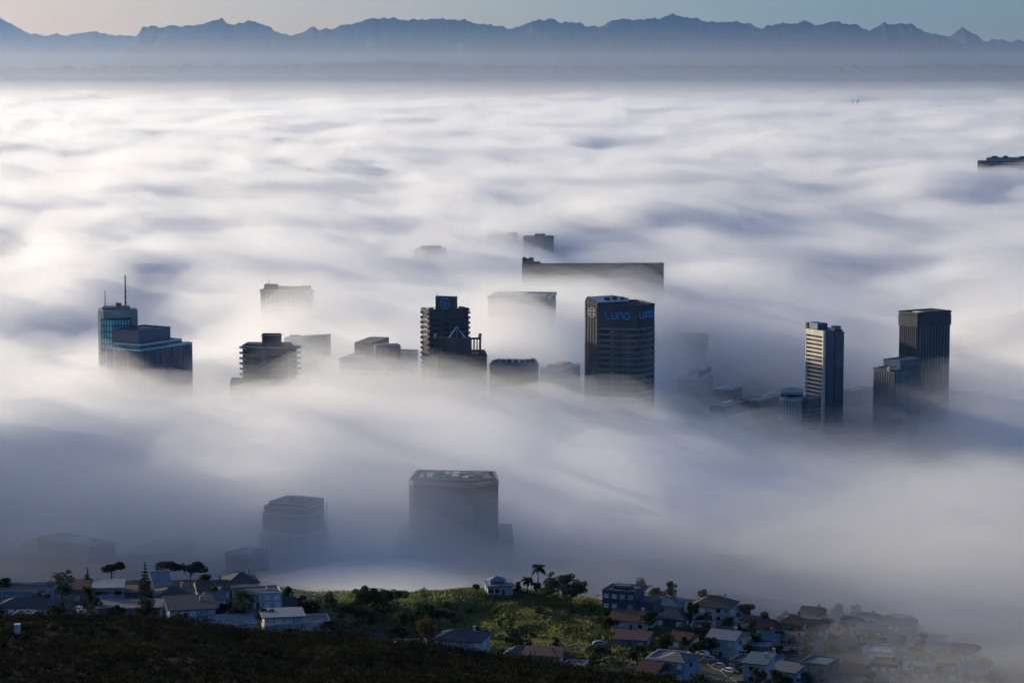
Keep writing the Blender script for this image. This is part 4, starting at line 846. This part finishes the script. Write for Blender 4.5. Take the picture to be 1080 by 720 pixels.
T('leafy', 228, 640, 20, 24, 'leafy tree between the brown gable and the white two-storey house')
T('leafy', 254, 662, 34, 40, 'large dark tree left of the pale blue-white villa', dens=1.8)
T('leafy', 303, 636, 14, 16, 'small round tree on the crest right of the white two-storey house')
T('bush', 175, 664, 12, 16, 'yellowish shrub beside the large bluish house', mat='leaf_rust')
T('bush', 306, 671, 10, 12, 'round bush in front of the pale blue-white villa', mat='leaf_mid')
for px, py, hp, wp, lb in ((44, 642, 16, 20, 'dark tree between the two long roofs at the left edge'), (6, 632, 20, 18, 'dark tree in front of the flat-roofed house, left edge'), (60, 658, 18, 22, 'dark tree beside the left lane just above the bushes'), (122, 656, 15, 22, 'dark tree in front of the wide grey terrace-roofed house'), (205, 652, 18, 22, 'dark tree between the pale-fascia house and the bluish house'), (190, 664, 14, 24, 'dark tree in front of the bluish house, above the bushes'), (236, 658, 18, 26, 'dark tree under the leafy tree at centre left'), (282, 662, 18, 22, 'dark tree tucked against the left wall of the pale villa'), (316, 648, 16, 24, 'dark tree behind the low white wing'), (288, 636, 13, 18, 'dark tree behind the white two-storey house'), (142, 630, 14, 18, 'dark tree left of the tall conifer'), (215, 628, 18, 20, 'dark tree left of the brown gabled house')):
    T('leafy', px, py, hp, wp, lb, group='garden trees of the left terrace', mat='leaf_dark', dens=1.2)
for px, py, hp, wp, lb in ((684, 668, 18, 24, 'dark tree right of the long red gable roof'), (630, 698, 16, 26, 'dark tree above the bottom-edge bush'), (672, 700, 16, 26, 'dark tree left of the bottom-edge flat-roofed white house'), (640, 668, 16, 24, 'dark tree left of the long red gable roof'), (700, 690, 18, 26, 'dark tree between rusty roof and the misty slope'), (728, 680, 18, 24, 'dark tree below the round tree of the right slope'), (692, 636, 14, 18, 'dark tree behind the teal roof'), (742, 640, 16, 16, 'misty tree left behind the hall-like house'), (780, 650, 14, 22, 'misty dark tree right of the hall-like house')):
    T('leafy', px, py, hp, wp, lb, group='garden trees right of the knoll', mat='leaf_dark', dens=1.2)
for i, (px, py, hp, wp, mt, lb) in enumerate(((326, 652, 14, 24, 'leaf_dark', 'low dark tree at left end of the wooded slope'), (345, 648, 20, 26, 'leaf_mid', 'green-tinged tree second along the crest of the wooded slope'), (362, 660, 22, 34, 'leaf_dark', 'wide dark tree low in the wooded slope'), (380, 645, 20, 26, 'leaf_mid', 'lighter tree on the crest just left of the tall dark oak'), (384, 668, 24, 40, 'leaf_dark', 'spreading tree at the bottom of the wooded slope'), (405, 655, 24, 34, 'leaf_dark', 'shadowed tree in the middle of the wooded slope'), (425, 668, 20, 34, 'leaf_mid', 'greenish tree under the domed pine'), (350, 676, 18, 34, 'leaf_dark', 'dark tree beside the low white wing'), (418, 680, 16, 30, 'leaf_dark', 'dark tree above the bush slope near the tiny red gable'), (448, 655, 16, 22, 'leaf_mid', 'sunlit green tree right of the domed pine'), (440, 676, 16, 24, 'leaf_mid', 'low tree between the rust-coloured tree and wooded slope'))):
    T('leafy', px, py, hp, wp, lb, mat=mt, dens=1.4, group='trees of the wooded slope')
T('leafy', 386, 642, 20, 28, 'tall dark round-headed tree topping the wooded slope', dens=2.2, mat='leaf_dark')
T('umbrella', 404, 648, 20, 40, 'domed dark pine leaning over the wooded slope', dens=2.6, mat='leaf_pine')
T('umbrella', 463, 668, 22, 26, 'domed dark pine on the green knoll above the rust-coloured tree', dens=2.4, mat='leaf_pine')
T('leafy', 449, 683, 28, 26, 'rust-coloured tree left of the white apartment house', mat='leaf_rust', dens=1.5)
T('sparse', 452, 640, 17, 16, 'bent half-bare tree leaning left on the knoll', lean=(-2.2, 0))
T('palm', 567, 627, 29, 15, 'tall palm on the knoll, highest of four', lean=(-1.2, 0), y0=790)
T('palm', 556, 627, 16, 13, 'short bushy palm left of the tall palm', y0=790)
T('palm', 565.5, 629, 13, 11, 'stubby palm at the foot of the tall palm', y0=790)
T('palm', 502, 627, 10, 8, 'tiny palm left of the white knoll house', y0=790)
T('leafy', 584, 641, 33, 30, 'big dark clumpy tree on the knoll, left half of a pair', dens=2.4, y0=790)
T('leafy', 602, 641, 32, 32, 'big dark clumpy tree on the knoll, right half of a pair', dens=2.4, y0=790)
T('leafy', 608, 632, 18, 30, 'pale misty tree behind the dark pair on the knoll', mat='leaf_mid', y0=840)
T('leafy', 546, 626, 12, 8, 'thin upright tree right of the white knoll house', mat='leaf_mid', dens=.5, y0=790)
T('leafy', 676, 636, 22, 26, 'misty rounded tree behind the modern house', mat='leaf_mid', y0=840)
T('leafy', 707, 640, 24, 18, 'upright pale tree standing in mist right of the modern house', mat='leaf_mid', y0=840)
T('leafy', 729, 664, 26, 17, 'dark rounded tree left of the big hall-like house', dens=1.6)
T('leafy', 587, 688, 14, 9, 'small upright tree above the red-roofed beige house')
T('leafy', 545, 688, 22, 28, 'round dark tree right of the white apartment house', dens=1.8)
for i, (px, py, hp, wp, mt, lb) in enumerate(((493, 646, 6, 10, 'leaf_mid', 'small shrub on the knoll left of centre'), (521, 652, 12, 22, 'leaf_dark', 'wide dark shrub in the middle of the knoll'), (537, 662, 12, 24, 'leaf_dark', 'dark shrub on the lower face of the knoll'), (567, 648, 9, 16, 'leaf_mid', 'round shrub below the palms'), (590, 664, 16, 34, 'leaf_dark', 'long dark thicket below the paired trees'), (612, 672, 16, 36, 'leaf_dark', 'dark thicket at the right foot of the knoll'), (603, 650, 7, 12, 'leaf_dark', 'small shrub under the right one of the paired trees'), (622, 645, 12, 22, 'leaf_dark', 'bushy shrub left of the modern house'), (480, 660, 8, 14, 'leaf_mid', 'shrub right of the domed knoll pine'), (500, 670, 10, 20, 'leaf_dark', 'shrub above the apartment house roof'), (640, 655, 10, 16, 'leaf_dark', 'shrub beside the red gable roof'), (560, 672, 10, 20, 'leaf_mid', 'shrub above the grey lane'), (470, 640, 5, 9, 'leaf_mid', 'tiny shrub right of the bent half-bare tree'), (650, 706, 12, 26, 'leaf_dark', 'dark bush near the bottom edge below the lane'), (690, 690, 12, 22, 'leaf_dark', 'dark bush right of the rusty sloping roof'), (640, 690, 9, 18, 'leaf_mid', 'low bush beside the grey lane'), (625, 702, 9, 18, 'leaf_dark', 'low dark bush left of the bottom-edge bush'))):
    T('bush', px, py, hp, wp, lb, mat=mt, dens=1.6, y0=690, group='shrubs on the green knoll')
for px, py, n, ri, wh in TREES_R:
    T('leafy', px, py, rnd.uniform(11, 19), rnd.uniform(13, 24), f'dark tree {wh} the {ORD[n]} house in the {ROWN[ri]} row on the misty right slope', y0=660, group='trees between the right slope houses', dens=.8, seed=int(px * 13 + ri), mat=rnd.choice(['leaf_dark', 'leaf_mid', 'leaf_dark']))

def scrub():
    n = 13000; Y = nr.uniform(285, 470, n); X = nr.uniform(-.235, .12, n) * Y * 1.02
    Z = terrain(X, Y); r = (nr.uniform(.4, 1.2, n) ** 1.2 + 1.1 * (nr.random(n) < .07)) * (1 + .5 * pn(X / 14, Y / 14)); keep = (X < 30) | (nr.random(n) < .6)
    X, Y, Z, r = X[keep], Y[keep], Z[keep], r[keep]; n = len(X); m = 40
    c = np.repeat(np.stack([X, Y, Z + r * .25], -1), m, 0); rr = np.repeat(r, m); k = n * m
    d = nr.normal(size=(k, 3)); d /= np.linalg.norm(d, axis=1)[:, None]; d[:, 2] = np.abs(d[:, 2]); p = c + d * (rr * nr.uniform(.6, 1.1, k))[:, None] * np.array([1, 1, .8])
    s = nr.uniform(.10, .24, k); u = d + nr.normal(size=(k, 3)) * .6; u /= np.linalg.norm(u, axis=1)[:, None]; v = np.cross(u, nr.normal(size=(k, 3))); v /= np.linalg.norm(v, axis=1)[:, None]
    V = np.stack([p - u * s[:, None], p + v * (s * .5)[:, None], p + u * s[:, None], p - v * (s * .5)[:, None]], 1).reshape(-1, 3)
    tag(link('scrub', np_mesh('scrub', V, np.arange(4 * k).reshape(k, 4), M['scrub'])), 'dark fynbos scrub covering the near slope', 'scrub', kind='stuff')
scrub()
def grass():
    n = 150000; X = nr.uniform(-75, 60, n); Y = nr.uniform(715, 880, n); k = knoll(X, Y) * (pn(X / 11, Y / 11) * .8 + .65); keep = nr.random(n) < k; X, Y = X[keep], Y[keep]; n = len(X); Z = terrain(X, Y)
    h = nr.uniform(.25, .7, n) * (1 + .7 * pn(X / 7, Y / 7)); a = nr.uniform(0, 6.28, n); wd = nr.uniform(.15, .4, n)
    u = np.stack([np.cos(a) * wd, np.sin(a) * wd, 0 * a], -1); b = np.stack([X, Y, Z - .05], -1); t = b + np.stack([nr.normal(0, .15, n), nr.normal(0, .15, n), h], -1)
    V = np.stack([b - u, b + u, t + u * .35, t - u * .35], 1).reshape(-1, 3)
    tag(link('grass', np_mesh('grass', V, np.arange(4 * n).reshape(n, 4), M['grass'])), 'sunlit green grass tufts on the knoll', 'grass', kind='stuff')
grass()

# ------------------------------------------------------------------ lanes, cars, poles
def lane(pts, wd):
    P = []
    for a, b in zip(pts[:-1], pts[1:]):
        for i in range(12): f = i / 12; P.append((a[0] + (b[0] - a[0]) * f, a[1] + (b[1] - a[1]) * f))
    P.append(pts[-1]); vs = []; ks = []
    for i, p in enumerate(P):
        q0 = Vector(P[max(i - 1, 0)]); q1 = Vector(P[min(i + 1, len(P) - 1)]); t = (q1 - q0).normalized(); s = Vector((-t.y, t.x)); z = max(tz(p[0] + s.x * k * wd, p[1] + s.y * k * wd) for k in (-.5, 0, .5)) + .25
        for k in (-.5, .5): vs.append((p[0] + s.x * k * wd, p[1] + s.y * k * wd, z))
        for k0, k1 in ((-.5 * wd - .3, -.5 * wd), (.5 * wd, .5 * wd + .3)): ks += [(p[0] + s.x * k0, p[1] + s.y * k0, z + .13), (p[0] + s.x * k1, p[1] + s.y * k1, z + .13)]
    n = len(P); m = MB().faces(vs, [(2 * i, 2 * i + 2, 2 * i + 3, 2 * i + 1) for i in range(n - 1)]); tag(m.build('road', M['asphalt']), kind='structure')
    kb = MB()
    for c in (0, 2): kb.faces([v for i in range(n) for v in (ks[4 * i + c], ks[4 * i + c + 1], (ks[4 * i + c][0], ks[4 * i + c][1], ks[4 * i + c][2] - .8), (ks[4 * i + c + 1][0], ks[4 * i + c + 1][1], ks[4 * i + c + 1][2] - .8))], [f for i in range(n - 1) for f in ((4 * i, 4 * i + 1, 4 * i + 5, 4 * i + 4), (4 * i, 4 * i + 4, 4 * i + 6, 4 * i + 2), (4 * i + 1, 4 * i + 3, 4 * i + 7, 4 * i + 5))])
    tag(kb.build('kerb', M['dark_clad']), kind='structure')
def hp(px, py, y0=680): p = hit(px, py, y0); return (p.x, p.y)
lane([hp(588, 686), hp(615, 683), hp(640, 682), hp(665, 679), hp(690, 676)], 4.2)
lane([hp(108, 662), hp(92, 651), hp(76, 643), hp(62, 634)], 4.0)
lane([hp(722, 684), hp(738, 690), hp(756, 703), hp(772, 712), hp(786, 719)], 4.4)
lane([hp(240, 656), hp(228, 648), hp(219, 640), hp(212, 632)], 3.6)
CARP = {}
def car(px, py, rz, paint, label):
    p = hit(px, py, 690); root = tag(empty('parked_car', p + Vector((0, 0, .3)), R(rz)), label, 'car', 'cars parked on the hillside lanes')
    prof = [(-2.1, .3), (2.1, .3), (2.15, .75), (1.3, .9), (.7, 1.42), (-1.2, 1.45), (-1.9, .95), (-2.15, .85)]
    def ext(pr, w_):
        n = len(pr); return [(x, -w_, z) for x, z in pr] + [(x, w_, z) for x, z in pr], [tuple(range(n)), tuple(reversed(range(n, 2 * n)))] + [(i, n + i, n + (i + 1) % n, (i + 1) % n) for i in range(n)]
    MB().faces(*ext(prof, .85)).build('body', M[paint], root); MB().faces(*ext([(1.15, .95), (.66, 1.36), (-1.15, 1.39), (-1.7, .98)], .87)).build('side_window', M['dark_glass'], root)
    for sx in (-1.3, 1.3):
        for sy in (-.8, .8):
            w_ = MB().tube((sx, sy - .1, .32), (sx, sy + .1, .32), .33, .33, 12).build('wheel', M['dark_metal'], root); MB().tube((sx, sy - .12, .32), (sx, sy + .12, .32), .18, .18, 10).build('rim', M['metal'], w_)
    for sy in (-.6, .6): MB().box(2.08, 2.17, sy - .18, sy + .18, .62, .74).build('headlight', M['white'], root)
car(83, 645.5, 115, 'white', 'white car parked upper on the left lane'); car(87, 649, 118, 'metal', 'silver car parked in the middle of the left lane'); car(92, 653.5, 120, 'white', 'white car parked lowest on the left lane')
car(222, 640.5, 110, 'wall_cream', 'pale car parked on the lane below the brown gabled house'); car(232, 646, 115, 'metal', 'silver car parked beside the leafy tree'); car(632, 681, 5, 'wall_blue', 'blue car on the grey lane below the knoll')
car(741, 692.5, 140, 'white', 'white car parked highest on the lane through the misty right slope'); car(748, 697.5, 142, 'metal', 'silver car parked second down on the right slope lane'); car(758, 705, 143, 'wall_blue', 'bluish car parked third down on the right slope lane'); car(768, 710, 140, 'white', 'white car parked lowest on the lane through the misty right slope')
def pole(px, py, hpx, label, name='street_lamp', y0=640):
    p = hit(px, py, y0); m = p.y / F; h = hpx * m; r = tag(empty(name, p), label, name.replace('_', ' ')); MB().tube((0, 0, -.5), (0, 0, h), .1, .06, 6).build('pole', M['dark_metal'], r)
    if name == 'street_lamp': MB().tube((0, 0, h), (.9, 0, h + .15), .05, .05, 5).build('arm', M['dark_metal'], r); MB().box(.7, 1.3, -.12, .12, h + .08, h + .22).build('lamp_head', M['metal'], r)
    elif name == 'flagpole': MB().box(.05, 1.2, -.02, .02, h - .9, h - .1).build('flag', M['wall_cream'], r)
    else: MB().box(-.9, .9, -.06, .06, h - .6, h - .45).build('crossarm', M['bark'], r)
pole(393, 633, 13, 'thin pole with a small flag standing on the crest of the wooded slope', 'flagpole'); pole(11, 622, 10, 'utility pole behind the left-edge flat roof', 'utility_pole'); pole(325, 634, 9, 'street lamp on the crest left of the wooded slope'); pole(508, 627, 7, 'left utility pole beside the white knoll house', 'utility_pole', 790); pole(513, 627, 9, 'right utility pole beside the white knoll house', 'utility_pole', 790); pole(630, 640, 14, 'utility pole left of the modern house', 'utility_pole', 790)
for i, (px, py) in enumerate(((752, 688), (790, 679), (836, 688), (800, 706), (866, 700), (724, 700))):
    pole(px, py, 20, ('utility pole beside the top of the right slope lane', 'utility pole in the second row of the misty slope', 'utility pole in the middle of the misty slope', 'utility pole near the lowest row, right of the slope lane', 'utility pole furthest right on the misty slope', 'utility pole left of the slope lane near the bottom edge')[i], 'utility_pole', 680)
p = hit(18.5, 672, 330); r = tag(empty('beacon_post', p), 'white square beacon post standing in the dark scrub', 'beacon'); MB().box(-.38, .38, -.38, .38, -.5, 1.9).build('shaft', M['white'], r); MB().box(-.46, .46, -.46, .46, 1.903, 2.1).build('cap', M['white'], r)

# ------------------------------------------------------------------ render settings
c = sc.cycles; sc.render.engine = 'CYCLES'; c.use_denoising = True; c.denoiser = 'OPENIMAGEDENOISE'
c.max_bounces = 6; c.volume_bounces = 6; c.diffuse_bounces = 3; c.glossy_bounces = 2; c.transmission_bounces = 2; c.use_adaptive_sampling = True; c.adaptive_threshold = .045; c.adaptive_min_samples = 32
vs_ = sc.view_settings; vs_.view_transform = 'Standard'; vs_.look = 'None'; vs_.gamma = 1; vs_.use_curve_mapping = False; vs_.exposure = 0.18
